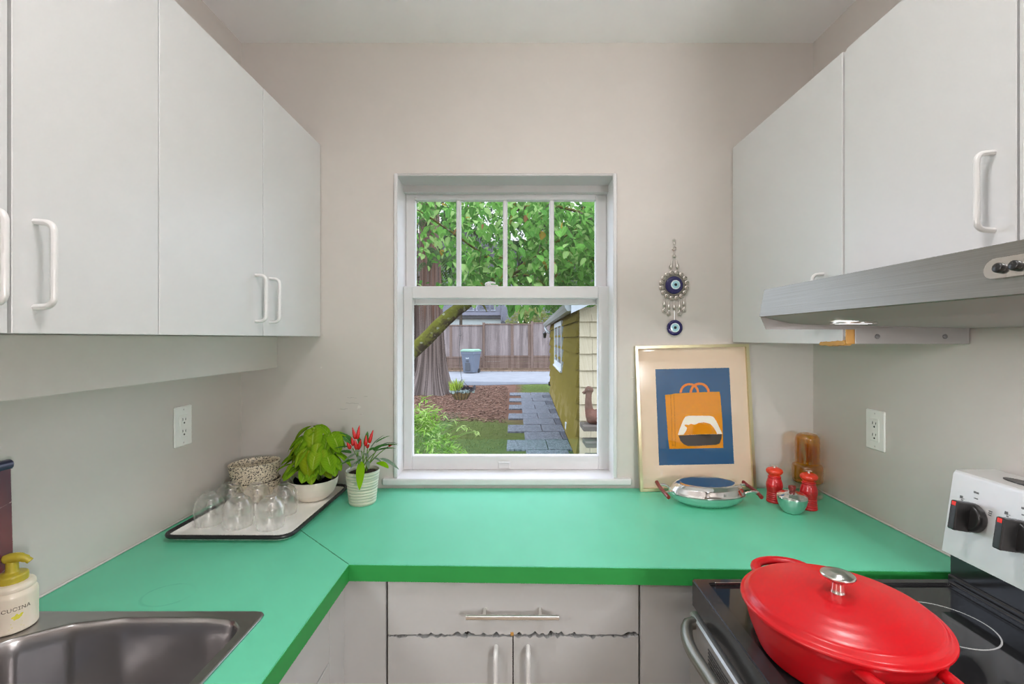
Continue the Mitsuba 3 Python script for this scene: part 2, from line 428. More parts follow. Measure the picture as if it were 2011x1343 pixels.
ch = [[1.114, 1.4525]] + [[1.114 + .09 * t, 1.4565 + .005 * rs.rand() * (1 - t)] for t in np.linspace(0, .96, 9)] + [[1.205, 1.4515]] + [[1.205 - .09 * t, 1.4495 - .004 * rs.rand()] for t in np.linspace(0, .96, 9)]
k = add(n3 + '__chipped_edge', cat([extr(Polygon(ch).buffer(0), .0195, 'x', XC - .0008), bx(XC + .001, XC + .034, 1.1085, 1.113, 1.452, 1.489, .001)]), 'raw_wood')
lab(k, 'raw brown chipboard showing at the broken lower edge')
lab(n3, 'white upper cabinet with a chipped lower edge in the corner beside the hood', 'cabinet', 'white wall cabinets')
n4 = 'wall_cabinet_003'
add(n4 + '__body', bx(XC + .019, XR - .001, .345, 1.107, 1.613, 2.164, .001), 'cab_white')
for (a, b, hy) in [(.7315, 1.1075, .766), (.347, .7275, .69)]:
    k = add(n4 + '__door', edge_door(XC, XC + .018, a, b, 1.612, 2.166), 'cab_white')
    add(k + '__handle', u_handle(XC + .001, hy, 1.646, 1.776, -.030), 'handle_white')
lab(n4, 'short white two-door upper cabinet directly above the steel range hood', 'cabinet', 'white wall cabinets')

# ------------------------------------------------------------------ range hood
h = 'range_hood'
hy0, hy1 = .348, 1.108
prof = Polygon([(.602, 1.580), (.590, 1.518), (.5935, 1.5165), (.606, 1.578), (XR - .003, 1.600), (XR - .003, 1.606), (.80, 1.606), (.605, 1.584)])
def in_xz(poly, y0, y1):
    m = extr(poly, y1 - y0, 'y', y0)
    return m
add(h + '__front_panel', in_xz(Polygon([(.602, 1.583), (.590, 1.518), (.594, 1.5165), (.608, 1.583)]), hy0, hy1), 'steel', 30)
add(h + '__top_panel', in_xz(Polygon([(.6025, 1.583), (.80, 1.608), (XR - .003, 1.608), (XR - .003, 1.602), (.80, 1.602), (.606, 1.578)]), hy0, hy1), 'steel', 30)
und = Polygon([(.5925, 1.5175), (.66, 1.502), (.70, 1.499), (XR - .003, 1.490), (XR - .003, 1.494), (.70, 1.503), (.66, 1.506), (.594, 1.5215)])
hole = [(.70, .95), (.70, .50)]
uu = in_xz(und, hy0 + .003, hy1 - .003)
add(h + '__underside', uu, 'steel_dull', 20)
for y in (hy0, hy1 - .003):
    k = add(h + '__side_panel', in_xz(Polygon([(.592, 1.518), (.602, 1.581), (.80, 1.606), (XR - .003, 1.606), (XR - .003, 1.487), (.605, 1.487)]), y, y + .003), 'steel_dull', 30)
for y in (.95, .50):
    ring = xf(lathe(rnd([(.031, -.002), (.040, -.002), (.040, .002), (.031, .002), (.031, -.002)], .001), 40), np.array(T().translate([.70, y, 1.4975]).matrix))
    add(h + '__lamp_ring', ring, 'chrome_soft')
    k = h + '__lamp' + ('' if y > .9 else '_001')
    scene[k] = mikit.ply(xf(lathe([(0, 0), (.031, 0), (.031, .002), (0, .002)], 32), np.array(T().translate([.70, y, 1.4960]).matrix)), 'handle_white', 30,
                         emitter={'type': 'area', 'radiance': rgb(L_HOOD * WARM)})
    lab(k, 'lit white disc lamp in the underside')
# pill shaped control plate on the front panel
def on_front(mesh):                                   # local x -> -y, local y up along the panel, local z outwards (-x)
    a = math.atan2(.012, .065)
    M = np.eye(4); M[:3, 0] = [0, -1, 0]; M[:3, 1] = [math.sin(a), 0, math.cos(a)]; M[:3, 2] = [-math.cos(a), 0, math.sin(a)]; M[:3, 3] = [.5965, 0, 1.5515]
    return xf(mesh, M)
pill = LineString([(-.567, 0), (-.44, 0)]).buffer(.013, 12)
plate = extr(pill, .004, 'z', 0)
plate = xf(plate, T().translate([0, 0, 0]).matrix)
add(h + '__control_plate', on_front(plate), 'chrome_soft')
for y in (.559, .5407, .455):
    add(h + '__control_button', on_front(xf(lathe(rnd([(0, .003), (.0062, .003), (.0062, .010), (0, .011)], .002), 20), np.array(T().translate([-y, -.001, 0]).matrix))), 'black_plastic' if y > .5 else 'gray_mark')
add(h + '__mounting_plate', bx(XC + .0195, XR - .004, 1.1045, 1.1075, 1.452, 1.492, .001), 'steel_dull')
for x in (.872, 1.035):
    add(h + '__screw', xf(lathe(rnd([(0, 0), (.0058, 0), (.0058, .002), (0, .004)], .001), 16), np.array(T().translate([x, 1.1045, 1.470]).rotate([1, 0, 0], 90).matrix)), 'gray_mark')
lab(h, 'brushed steel under-cabinet range hood with lit lamp above the stove', 'range hood')

# ------------------------------------------------------------------ counters
c = 'countertop'
fl, fr = (-.406, 1.117), (1.031, 1.082)               # front edge of the back run
left_poly = Polygon([(XL + .002, .20), (-.406, .20), fl, (-.645, 1.40), (-.80, 1.684), (XL + .002, 1.684)])
left_poly = Polygon([(XL + .002, .20), (-.406, .20), fl, (XL + .002, 1.684)])
back_poly = Polygon([fl, fr, (XR - .002, 1.080), (XR - .002, 1.684), (XL + .002, 1.684)]).buffer(0)
inner = Polygon([(-.955, .34), (-.535, .34), (-.520, .36), (-.518, .842), (-.522, .865), (-.545, .888), (-.60, .896), (-.76, .8975), (-.85, .878), (-.918, .835), (-.948, .77)]).buffer(-.012).buffer(.012, 8)
bowl_hole = inner.buffer(.003)
def slab(poly, z0, z1, b=.003):
    a = extr(poly.buffer(-b, join_style=2), z1 - z0, 'z', z0)
    lo = extr(poly, z1 - z0 - 2 * b, 'z', z0 + b)
    return lo, a
def bevel_slab(poly, z0, z1, b=.0025):
    top = poly.buffer(-b, join_style=2)
    man = m3.Manifold.extrude(m3.CrossSection([np.array(poly.exterior.coords)[:-1][::(1 if poly.exterior.is_ccw else -1)]] + [np.array(r.coords)[:-1][::(-1 if r.is_ccw else 1)] for r in poly.interiors]), z1 - z0 - b).translate([0, 0, z0])
    cs = m3.CrossSection([np.array(top.exterior.coords)[:-1][::(1 if top.exterior.is_ccw else -1)]] + [np.array(r.coords)[:-1][::(-1 if r.is_ccw else 1)] for r in top.interiors])
    man2 = m3.Manifold.extrude(cs, b).translate([0, 0, z1 - b])
    return tm(man + man2)
add(c + '__slab', bevel_slab(left_poly.difference(bowl_hole), ZT - .041, ZT, .0012), 'counter', 25)
add(c + '__slab', bevel_slab(back_poly, ZT - .041, ZT, .0012), 'counter', 25)
e0, e1 = np.array(fl), np.array(fr)                   # added strips along the front edges; their darker green stands in for shade
add(c + '__edge_shade_strip', extr(Polygon([e0 + [-.0012, -.0012], e0 + [-.0012, 0], e1, e1 + [0, -.0012]]), .039, 'z', ZT - .0405), 'counter_edge_shade')
add(c + '__edge_shade_strip', bx(-.4062, -.4048, .20, fl[1] - .0012, ZT - .0405, ZT - .0015, .0002), 'counter_edge_shade')
d0, d1 = np.array(fl), np.array([XL + .002, 1.684])
t = (d1 - d0) / np.linalg.norm(d1 - d0); nn = np.array([-t[1], t[0]])
q0, q1 = d0 + t * .002, d0 + t * .52
k = add(c + '__seam', extr(Polygon([q0 - nn * .0008, q1 - nn * .0008, q1 + nn * .0008, q0 + nn * .0008]), .0006, 'z', ZT - .0003), 'seam_dark')
lab(c, 'glossy green laminate countertop in an L shape with a mitred corner joint', 'countertop')
# caulk bead along the wall on the right side
add(c + '__caulk', bx(XR - .007, XR - .0005, 1.09, 1.683, ZT + .0002, ZT + .006, .002), 'paint_wall')
add(c + '__caulk', bx(XL + .0005, XL + .006, .3, 1.683, ZT + .0002, ZT + .005, .002), 'paint_wall')

# ------------------------------------------------------------------ sink
s = 'kitchen_sink'
outer = sbox(-.985, .28, -.497, .920).buffer(-.018, join_style=2).buffer(.018, 8)
def resample(poly, n):
    r = poly.exterior
    pts = np.array([r.interpolate(k / n, normalized=True).coords[0] for k in range(n)])
    if not r.is_ccw: pts = pts[::-1]
    k = np.argmax(pts[:, 0] + pts[:, 1]); return np.roll(pts, -k, 0)
NS = 160
def ringz(poly, z): p = resample(poly, NS); return np.c_[p, np.full(NS, z)]
rings = [ringz(outer, ZT + .0005), ringz(outer, ZT + .003), ringz(outer.buffer(-.003), ZT + .0045), ringz(outer.buffer(-.008), ZT + .0040)]
def ring_in(off, z):
    return ringz(inner.buffer(-off) if off > 0 else inner.buffer(-off), z)
rings += [ring_in(-.008, ZT + .0035), ring_in(-.003, ZT + .0045), ring_in(.0, ZT + .003), ring_in(.004, ZT - .004), ring_in(.008, ZT - .03), ring_in(.014, ZT - .11), ring_in(.024, ZT - .150), ring_in(.045, ZT - .168), ring_in(.09, ZT - .172), ring_in(.15, ZT - .174)]
V = np.vstack(rings + [[[-.73, .60, ZT - .1745]]])
Fm = grid_faces(len(rings), NS)
kk = (len(rings) - 1) * NS
Fm = np.vstack([Fm, [[kk + j, kk + (j + 1) % NS, len(V) - 1] for j in range(NS)]])
scene['steel_sink_two'] = {'type': 'twosided', 'bsdf': scene['steel_sink']}
add(s + '__basin', trimesh.Trimesh(V, Fm, process=False), 'steel_sink_two', 40)
add(s + '__drain', xf(lathe(rnd([(.0, .001), (.03, .001), (.042, .004), (.045, .0)], .002), 32), np.array(T().translate([-.73, .6, ZT - .174]).matrix)), 'chrome_soft')
lab(s, 'stainless steel sink bowl set into the green counter', 'sink')

# ------------------------------------------------------------------ base cabinets
b = 'base_cabinet'
YF = 1.130
add(b + '__body', bx(-.3185, .3075, YF + .019, 1.685, .09, ZT - .043, .001), 'dark_gap')
rs = np.random.RandomState(7)
xs = np.linspace(-.3140, .3035, 170)
jag = np.array([max(0, meshkit.fbm(np.array([x * 105, 3.3, 0]), 4, 2) - .36) * .024 * (1 if -.24 < x < .15 or x > .27 else .25) for x in xs])
zb = .7345
k = add(b + '__drawer', extr(Polygon([(xs[0], ZT - .048)] + [(x, zb + j) for x, j in zip(xs, jag)] + [(xs[-1], ZT - .048)]), .018, 'y', YF), 'cab_low', 20)
bar = tube([(-.118, YF - .035, .799), (.104, YF - .035, .799)], .0058, 16)
posts = cat([tube([(x, YF + .002, .799), (x, YF - .034, .799)], .0042, 12) for x in (-.075, .060)])
k2 = add(k + '__handle', cat([bar, posts]), 'chrome_soft'); lab(k2, 'brushed steel bar handle')
jag2 = np.array([max(0, meshkit.fbm(np.array([x * 115 + 9, 7.3, 0]), 4, 5) - .38) * .018 for x in xs])
def low_door(x0, x1):
    m = (xs > x0 + .001) & (xs < x1 - .001)
    top = [(x, zb - .0035 - j) for x, j in zip(xs[m], jag2[m])]
    return extr(Polygon([(x0, .10), (x0, zb - .0035)] + top + [(x1, zb - .0035), (x1, .10)]), .018, 'y', YF)
for (x0, x1, hx) in ((-.3140, -.0068, -.0475), (-.0042, .3035, .031)):
    k = add(b + '__door', low_door(x0, x1), 'cab_low', 20)
    add(k + '__handle', bent([(hx, YF + .001, .706), (hx, YF - .030, .704), (hx, YF - .030, .588), (hx, YF + .001, .586)], .0055, 12, 7, .016), 'handle_white')
add(b + '__paint_chip', bx(-.012, -.004, YF - .001, YF + .004, zb - .0025, zb + .007, .001), 'raw_wood')
lab(b, 'base cabinet under the window with a drawer above two doors and a ragged paint joint', 'cabinet')
b2 = 'base_cabinet_001'
add(b2 + '__body', bx(XL + .001, -.4405, .20, 1.05, .09, .70, .001), 'dark_gap')
XF = -.4205
add(b2 + '__drawer', bx(XF - .018, XF, .56, 1.036, .735, ZT - .048, .0015), 'cab_low')
add(b2 + '__door', bx(XF - .018, XF, .56, 1.036, .10, .731, .0015), 'cab_low')
add(b2 + '__filler', bx(XF - .018, XF - .001, 1.0395, 1.1295, .10, ZT - .043, .0015), 'cab_low')
lab(b2, 'sink base cabinet with plain drawer front and door below the sink counter', 'cabinet')
add('filler_panel', bx(-.4400, -.3195, YF + .0, YF + .018, .10, ZT - .043, .0015), 'cab_low')
lab('filler_panel', 'narrow plain panel closing the inner corner of the lower cabinets', 'panel')
add('filler_panel_001', bx(.3085, .60, YF - .001, YF + .017, .10, ZT - .043, .0015), 'cab_low')
lab('filler_panel_001', 'plain lower panel between the drawer cabinet and the stove', 'panel')
# ------------------------------------------------------------------ stove
st = 'stove'
SX0, SX1, SY0, SY1 = .400, 1.075, .280, 1.040
add(st + '__body', bx(.425, SX1, SY0 + .003, SY1 - .003, .03, .862, .003), 'black_enamel')
rim = sbox(SX0, SY0, .985, SY1).buffer(-.006).buffer(.006, 4)
glass = sbox(.432, SY0 + .022, .965, SY1 - .020).buffer(-.004).buffer(.004, 4)
add(st + '__cooktop_frame', bevel_slab(rim.difference(glass), .864, .9205, .0025), 'black_enamel', 30)
ct = add(st + '__cooktop', extr(glass.buffer(.001), .02, 'z', .895), 'black_glass', 20)
add(st + '__cooktop_trim', cat([bx(.445, .80, SY1 - .0205, SY1 - .0175, .916, .9222, .0008)]), 'chrome_soft')
for (x, y, r) in ((.83, .884, .076), (.59, .80, .10), (.86, .46, .10), (.60, .44, .076)):
    ring = extr(Point(x, y).buffer(r, 48).difference(Point(x, y).buffer(r - .0028, 48)), .0005, 'z', .9149)
    k = add(st + '__burner_ring', ring, 'ring_gray', 20)
# oven door, handle, vents
door = bx(.392, .425, SY0 + .006, SY1 - .006, .25, .853, .004)
mat('steel_door', (.40, .395, .385), .38, metal=.7)
kd = add(st + '__oven_door', door, 'steel_door')
add(kd + '__glass', bx(.3905, .394, SY0 + .09, SY1 - .09, .36, .70, .002), 'black_glass')
for q in range(2):
    for z in (.835, .828, .821, .814, .807):
        y = .885 - q * .30
        add(kd + '__vent_slot', bx(.3908, .3935, y - .045, y + .045, z - .0016, z + .0016, .0004), 'dark_gap')
hp = spline([(.392, 1.005, .842), (.380, 1.002, .842), (.368, .985, .840), (.361, .85, .834), (.359, .66, .832), (.361, .47, .834), (.368, .335, .840), (.380, .318, .842), (.392, .315, .842)], 48)
add(kd + '__handle', tube(hp, .0125, 16), 'steel')
add(st + '__drawer', bx(.395, .425, SY0 + .006, SY1 - .006, .06, .243, .004), 'steel')
# backguard
bg = Polygon([(.968, .985), (.994, 1.160), (1.000, 1.168), (1.088, 1.1685), (1.088, .985)])
gp = extr(bg, .012, 'y', SY0)
def bguard(y0, y1, grow=0.0):
    return in_xz(bg.buffer(grow, join_style=1), y0, y1)
add(st + '__backguard', bguard(SY0, SY1, .0), 'gray_panel', 30)
add(st + '__backguard_base', bx(.984, 1.086, SY0, SY1 - .001, .880, .990, .003), 'black_enamel')
add(st + '__rear_trim', cat([bx(.966, .976, SY0 + .01, SY1 - .015, .919, .9245, .002), bx(.9775, .985, SY0 + .002, SY1 - .002, .915, .934, .003)]), 'black_enamel')
nx = np.array([-.989, 0, .147])
ux = np.array([.147, 0, .989])                        # up along the panel
def on_guard(mesh, y, z):                             # local x -> -y, y -> up, z -> outwards
    M = np.eye(4); M[:3, 0] = [0, -1, 0]; M[:3, 1] = ux; M[:3, 2] = nx
    M[:3, 3] = [.968 + (z - .985) * .1486, y, z]
    return xf(mesh, M)
def knob(y, z):
    base = lathe(rnd([(0, 0), (.031, 0), (.0305, .012), (.027, .017), (0, .018)], .003), 40)
    grip = xf(rbx(-.0085, .0085, -.031, .031, .006, .046, .0035), np.eye(4))
    k = add(st + '__knob', on_guard(cat([base]), y, z), 'black_plastic')
    add(k + '__grip', on_guard(grip, y, z), 'black_plastic')
    kk = add(k + '__marker', on_guard(bx(-.0045, .0045, .0205, .0295, .045, .0468, .0006), y, z), 'red_dot'); lab(kk, 'red pointer mark')
for y in (.983, .890): knob(y, 1.081)
marks = []
for y in (.983, .890):
    for a in (-150, -115, -80, -45, 215):
        x, v = .040 * math.sin(math.radians(a)), .040 * math.cos(math.radians(a))
        marks.append(on_guard(bx(x - .0022, x + .0022, v - .0012, v + .0012, .0003, .0008, 0), y, 1.081))
    marks += [on_guard(sq, y, 1.081) for sq in (bx(-.006, -.002, .052, .056, .0003, .0008, 0), bx(-.001, .0045, .052, .0555, .0003, .0008, 0),
              bx(-.004, .004, .0405, .0425, .0003, .0008, 0), bx(-.034, -.028, .031, .037, .0003, .0008, 0), bx(-.027, -.023, .0315, .0325, .0003, .0008, 0),
              bx(.029, .035, .017, .019, .0003, .0008, 0), bx(.029, .036, .021, .023, .0003, .0008, 0), bx(.029, .036, .025, .027, .0003, .0008, 0))]
add(st + '__dial_markings', cat(marks), 'gray_mark', False)
add(st + '__vent', extr(affinity.scale(Point(1.042, .935).buffer(.016, 16), 1, 2.6), .002, 'z', 1.168), 'black_plastic')
lab(st, 'black glass-top electric stove with steel oven door and grey knob panel', 'stove')

# ------------------------------------------------------------------ red pot
pc = (.556, .790)
pt = 'cooking_pot'
body = rnd([(0, .917), (.112, .917), (.122, .921), (.137, .960), (.1445, .990), (.1475, .996), (.1435, .996), (.140, .989), (.132, .955), (.118, .928), (0, .926)], .004)
add(pt + '__body', lathe(body, 96, (pc[0], pc[1], 0)), 'red_enamel')
lid = rnd([(.1435, .9955), (.1500, .9965), (.1515, .999), (.1505, 1.0025), (.1435, 1.0045), (.1375, 1.0125), (.131, 1.0145), (.116, 1.0170), (.108, 1.0190), (.096, 1.0208), (.086, 1.0230), (.030, 1.0275), (.012, 1.0280), (0, 1.0280)], .006)
lid = np.vstack([[[0, .9960]], lid])
kl = add(pt + '__lid', lathe(lid, 96, (pc[0], pc[1], 0)), 'red_enamel')
kn = rnd([(0, 1.027), (.0115, 1.027), (.0095, 1.032), (.0085, 1.046), (.012, 1.050), (.0245, 1.0545), (.0265, 1.0575), (.025, 1.0605), (.012, 1.0645), (0, 1.0655)], .003)
k = add(kl + '__knob', lathe(kn, 48, (pc[0], pc[1], 0)), 'chrome_soft'); lab(k, 'polished steel mushroom knob')
def pot_handle(sgn):
    cx, cy = pc
    p = [(cx - .060, cy + sgn * .120, .976), (cx - .056, cy + sgn * .150, .979), (cx - .046, cy + sgn * .181, .981), (cx - .020, cy + sgn * .196, .982),
         (cx + .020, cy + sgn * .196, .982), (cx + .046, cy + sgn * .181, .981), (cx + .056, cy + sgn * .150, .979), (cx + .060, cy + sgn * .120, .976)]
    m = tube(spline(p, 40), .0102, 14)
    v = np.array(m.vertices); v[:, 2] = .985 + (v[:, 2] - .979) * .75
    # widen the grip in plan
    return trimesh.Trimesh(v, m.faces, process=False)
add(pt + '__handle', pot_handle(1), 'red_enamel', 60)
add(pt + '__handle', pot_handle(-1), 'red_enamel', 60)
lab(pt, 'red enamelled cooking pot with lid and steel knob on the stove', 'pot')

# ------------------------------------------------------------------ soap dispenser
sd = 'soap_dispenser'
sx, sy, sz = -.953, .868, ZT + .0045
bod = rnd([(0, 0), (.0335, 0), (.0355, .003), (.0355, .066), (.033, .072), (.031, .0735), (.0325, .076), (.0325, .082), (.029, .0865), (.018, .088), (0, .088)], .003)
add(sd + '__bottle', lathe(bod, 64, (sx, sy, sz)), 'cream_ceramic')
kp = add(sd + '__pump', cat([lathe(rnd([(0, .087), (.0225, .087), (.0225, .099), (.0205, .102), (.011, .1035), (.0095, .106), (.0085, .124), (0, .124)], .002), 48, (sx, sy, sz))]), 'olive_plastic')
add(kp + '__nozzle', cat([tube(spline([(sx - .012, sy - .004, sz + .127), (sx, sy, sz + .131), (sx + .016, sy + .004, sz + .129), (sx + .027, sy + .007, sz + .121)], 16), [.006] + [.0085] * 9 + [.007] * 3 + [.0055] * 3, 14)]), 'olive_plastic', 60)
face = math.atan2(-sy, -sx)                           # direction from the bottle towards the eye
def wrap(mesh, r, zc, turn=0.16):
    v = np.array(mesh.vertices)
    a = face + turn + v[:, 0] / r
    rr = r + v[:, 2]
    return trimesh.Trimesh(np.stack([sx + rr * np.cos(a), sy + rr * np.sin(a), sz + zc + v[:, 1]], 1), mesh.faces, process=False)
txt = meshkit.text_mesh('CUCINA', .0064, .0004)
txt.vertices -= [(txt.bounds[0][0] + txt.bounds[1][0]) / 2, 0, 0]
txt.vertices[:, 0] *= 1.12
k = add(sd + '__lettering', wrap(txt, .0355, .042), 'brown_print', False); lab(k, 'dark lettering CUCINA')
fl_ = cat([xf(extr(affinity.scale(Point(0, 0).buffer(.0032, 8), 1, .6), .0004), np.array(T().translate([x, y, 0]).rotate([0, 0, 1], a).matrix)) for x, y, a in ((-.004, .001, 20), (0, .003, 80), (.004, .001, -30), (.0015, -.002, 10), (-.002, -.002, 60), (.006, .003, 40))])
add(sd + '__lettering_flower', wrap(fl_, .0355, .030), 'yellow_print', False)
small = cat([bx(-.010, .010, .0095, .0101, 0, .0003, 0), bx(-.007, .007, .0125, .0131, 0, .0003, 0), bx(-.008, .008, .0190, .0195, 0, .0003, 0)])
add(sd + '__small_print', wrap(small, .0355, .0), 'yellow_print', False)
lab(sd, 'round cream soap dispenser reading CUCINA with olive pump beside the sink', 'soap dispenser')

# ------------------------------------------------------------------ dark red panel leaning on the left wall
def maroon(p, n, uv):
    g = sst(.93, 1.22, p.z)
    c = mix((.16, .035, .035), (.045, .022, .040), g)
    c = mix(c, (.20, .05, .045), .35 * sst(.45, .75, mikit.fbm(p.y * 14, p.z * 9, 2.0)))
    for (zz, sl, y0, y1) in ((1.128, .25, .80, .895), (1.045, .45, .872, .90), (1.018, .3, .85, .896), (1.19, .1, .70, .85)):
        d = dr.abs(p.z - zz - sl * (p.y - y0))
        c = mix(c, (.50, .40, .36), dr.select((p.y > y0) & (p.y < y1), .7 * (1 - sst(.0006, .002, d + .0015 * n_(p.y * 200, p.z * 200))), 0))
    return c
mat('maroon_panel', P(maroon), .3)
mat('navy_roll', (.02, .02, .05), .25)
pp = 'canvas_panel'
tilt = rotm([0, 1, 0], -1.5, (-.975, 0, ZT))
add(pp + '__board', xf(bx(-.985, -.968, .62, .888, ZT + .0005, 1.228, .002), tilt), 'maroon_panel')
add(pp + '__edge_roll', xf(tube([(-.973, .62, 1.222), (-.973, .888, 1.222)], .010, 14), tilt), 'navy_roll')
lab(pp, 'dark maroon panel with navy top edge leaning on the wall behind the soap dispenser', 'panel')

# ------------------------------------------------------------------ outlets
def outlet(key, wallx, sgn, y, z, label):
    def on(mesh):                                     # local x along y, local y up, local z out of the wall
        M = np.eye(4); M[:3, 0] = [0, -sgn, 0]; M[:3, 1] = [0, 0, 1]; M[:3, 2] = [-sgn, 0, 0]; M[:3, 3] = [wallx, y, z]
        q = xf(mesh, M)
        return trimesh.Trimesh(q.vertices, q.faces[:, ::-1] if np.linalg.det(M[:3, :3]) < 0 else q.faces, process=False)
    add(key + '__plate', on(bx(-.0365, .0365, -.0605, .0605, 0, .006, .0025)), 'outlet_white')
    k = add(key + '__socket', on(bx(-.017, .017, -.034, .034, .004, .0078, .001)), 'outlet_white')
    holes = []
    for v in (.0165, -.0185):
        holes += [on(bx(-.0072, -.0052, v, v + .008, .0072, .0081, 0)), on(bx(.0050, .0070, v + .0008, v + .0075, .0072, .0081, 0)),
                  on(xf(extr(Point(0, 0).buffer(.0027, 10), .0009), np.array(T().translate([0, v - .0065, .0072]).matrix)))]
    add(k + '__slots', cat(holes), 'dark_gap', False)
    add(key + '__screw', on(cat([xf(extr(Point(0, 0).buffer(.0022, 8), .0005), np.array(T().translate([0, v, .006]).matrix)) for v in (.050, -.050)])), 'trim_and_shade_gray', False)
    lab(key, label, 'outlet', 'wall outlets')
outlet('wall_outlet', XL, -1, 1.388, 1.200, 'white double wall outlet above the tray of glasses')
outlet('wall_outlet_001', XR, 1, 1.393, 1.187, 'white double wall outlet between the amber decanter and the stove')

# ------------------------------------------------------------------ tray
ty = 'serving_tray'
tp = affinity.rotate(sbox(-.952, 1.232, -.607, 1.668).buffer(-.035).buffer(.035, 10), -.6)
def ring_t(off, z): return np.c_[resample(tp.buffer(off), 120), np.full(120, z)]
TZ = ZT + .0015
R = [ring_t(-.016, TZ), ring_t(-.006, TZ + .004), ring_t(.0, TZ + .016), ring_t(-.0025, TZ + .0165), ring_t(-.0085, TZ + .006), ring_t(-.018, TZ + .0025)]
V = np.vstack(R + [[[-.78, 1.45, TZ]], [[-.78, 1.45, TZ + .0025]]]); N = 120
Fm = grid_faces(len(R), N)
Fm = np.vstack([Fm, [[(j + 1) % N, j, len(V) - 2] for j in range(N)], [[(len(R) - 1) * N + j, (len(R) - 1) * N + (j + 1) % N, len(V) - 1] for j in range(N)]])
add(ty + '__body', trimesh.Trimesh(V, Fm, process=False), 'enamel_white', 40)
loop = np.c_[resample(tp.buffer(.0005), 120), np.full(120, TZ + .0145)]
k = add(ty + '__rim', tube(loop, .0058, 10, closed=True), 'enamel_black'); lab(k, 'black enamel rim')
lab(ty, 'white enamel tray with black rim holding glasses and bowls', 'tray')
TF = TZ + .0026                                       # the tray's inner floor

# ------------------------------------------------------------------ glasses, upside down
gl_prof = rnd([(.0345, .0), (.0385, .018), (.0405, .040), (.0375, .062), (.0290, .079), (.020, .0855), (.0165, .0905), (.0150, .0905), (.010, .0885), (0, .0875)], .004, 5)
gl = mikit.ply(lathe(gl_prof, 64), 'thin_glass', 60)
spots = [(-.902, 1.352, 'clear drinking glass upside down at the front corner of the tray beside the wall'), (-.806, 1.335, 'clear upturned glass in the middle of the front row on the tray'),
         (-.708, 1.326, 'clear upturned glass at the front of the tray nearest its long open edge'), (-.902, 1.447, 'clear upturned glass behind the wall-side front glass, before the bowls'),
         (-.815, 1.443, 'clear upturned glass in the middle of the back row, before the speckled bowls'), (-.722, 1.432, 'clear upturned glass in the back row nearest the white bowl')]
for q, (x, y, tx) in enumerate(spots):
    k = put('drinking_glass', gl, T().translate([x, y, TF]).rotate([0, 0, 1], 30 * q))
    lab(k, tx, 'glass', 'upturned glasses on the tray')

# ------------------------------------------------------------------ speckled bowls
bp = rnd([(0, .0), (.062, .0), (.070, .006), (.0755, .040), (.0785, .066), (.0765, .068), (.0735, .064), (.071, .040), (.065, .011), (0, .008)], .004)
bm = lathe(bp, 64)
bx_, by_ = -.886, 1.562
k = add('speckled_bowl', xf(bm, np.array(T().translate([bx_, by_, TF]).matrix)), 'speckled'); lab(k, 'speckled stoneware bowl at the bottom of the stack on the tray', 'bowl', 'stacked speckled bowls')
k = add('speckled_bowl', xf(bm, np.array(T().translate([bx_ + .001, by_ - .001, TF + .059]).rotate([.3, 1, 0], -2.5).matrix)), 'speckled'); lab(k, 'tilted speckled stoneware bowl on top of the stack on the tray', 'bowl', 'stacked speckled bowls')

# ------------------------------------------------------------------ white bowl and basil
wx, wy = -.690, 1.566
wb = rnd([(0, 0), (.040, 0), (.046, .003), (.066, .022), (.077, .048), (.0805, .070), (.0785, .0715), (.0745, .048), (.062, .023), (.042, .008), (0, .006)], .005)
add('ceramic_bowl', lathe(wb, 64, (wx, wy, TF)), 'white_glaze'); lab('ceramic_bowl', 'glossy white bowl holding the basil plant on the tray', 'bowl')
ba = 'basil_plant'
add(ba + '__pot', lathe(rnd([(0, .011), (.036, .011), (.048, .062), (.0465, .062), (.035, .014), (0, .013)], .002), 40, (wx, wy, TF)), 'sleeve_white')
add(ba + '__soil', lathe([(0, .052), (.044, .052), (.040, .056), (0, .058)], 32, (wx, wy, TF)), 'potting_soil')
rs = np.random.RandomState(11)
flaps = []
for a in np.radians([200, 250, 290, 330, 20, 60]):
    L, uvs = leaf(.055, .05, 6, 2, 0, -.15)
    flaps.append(xf(L, frame_matrix(np.array([wx + .045 * math.cos(a), wy + .045 * math.sin(a), TF + .050]), (.75 * math.cos(a), .75 * math.sin(a), .75), 0)))
add(ba + '__sleeve', cat(flaps), 'sleeve_white', True)
LB, uvB = leaf(1.0, .78, 11, 4, .05, .32, .09, .75, .30)
LB2, uvB2 = leaf(1.0, .66, 11, 4, .14, .20, .08, .8, .32)
bas = [mikit.ply(LB, m, True, uv=uvB) for m in ('basil_a', 'basil_b', 'basil_c')] + [mikit.ply(LB2, m, True, uv=uvB2) for m in ('basil_a', 'basil_b', 'basil_c')]
top = np.array([wx - .003, wy - .01, 1.135])
stems = []
def basil_leaf(pos, d, size, kind, roll=0.0):
    put(ba + '__leaf', bas[kind], T(frame_matrix(pos, d, roll, size).tolist()))
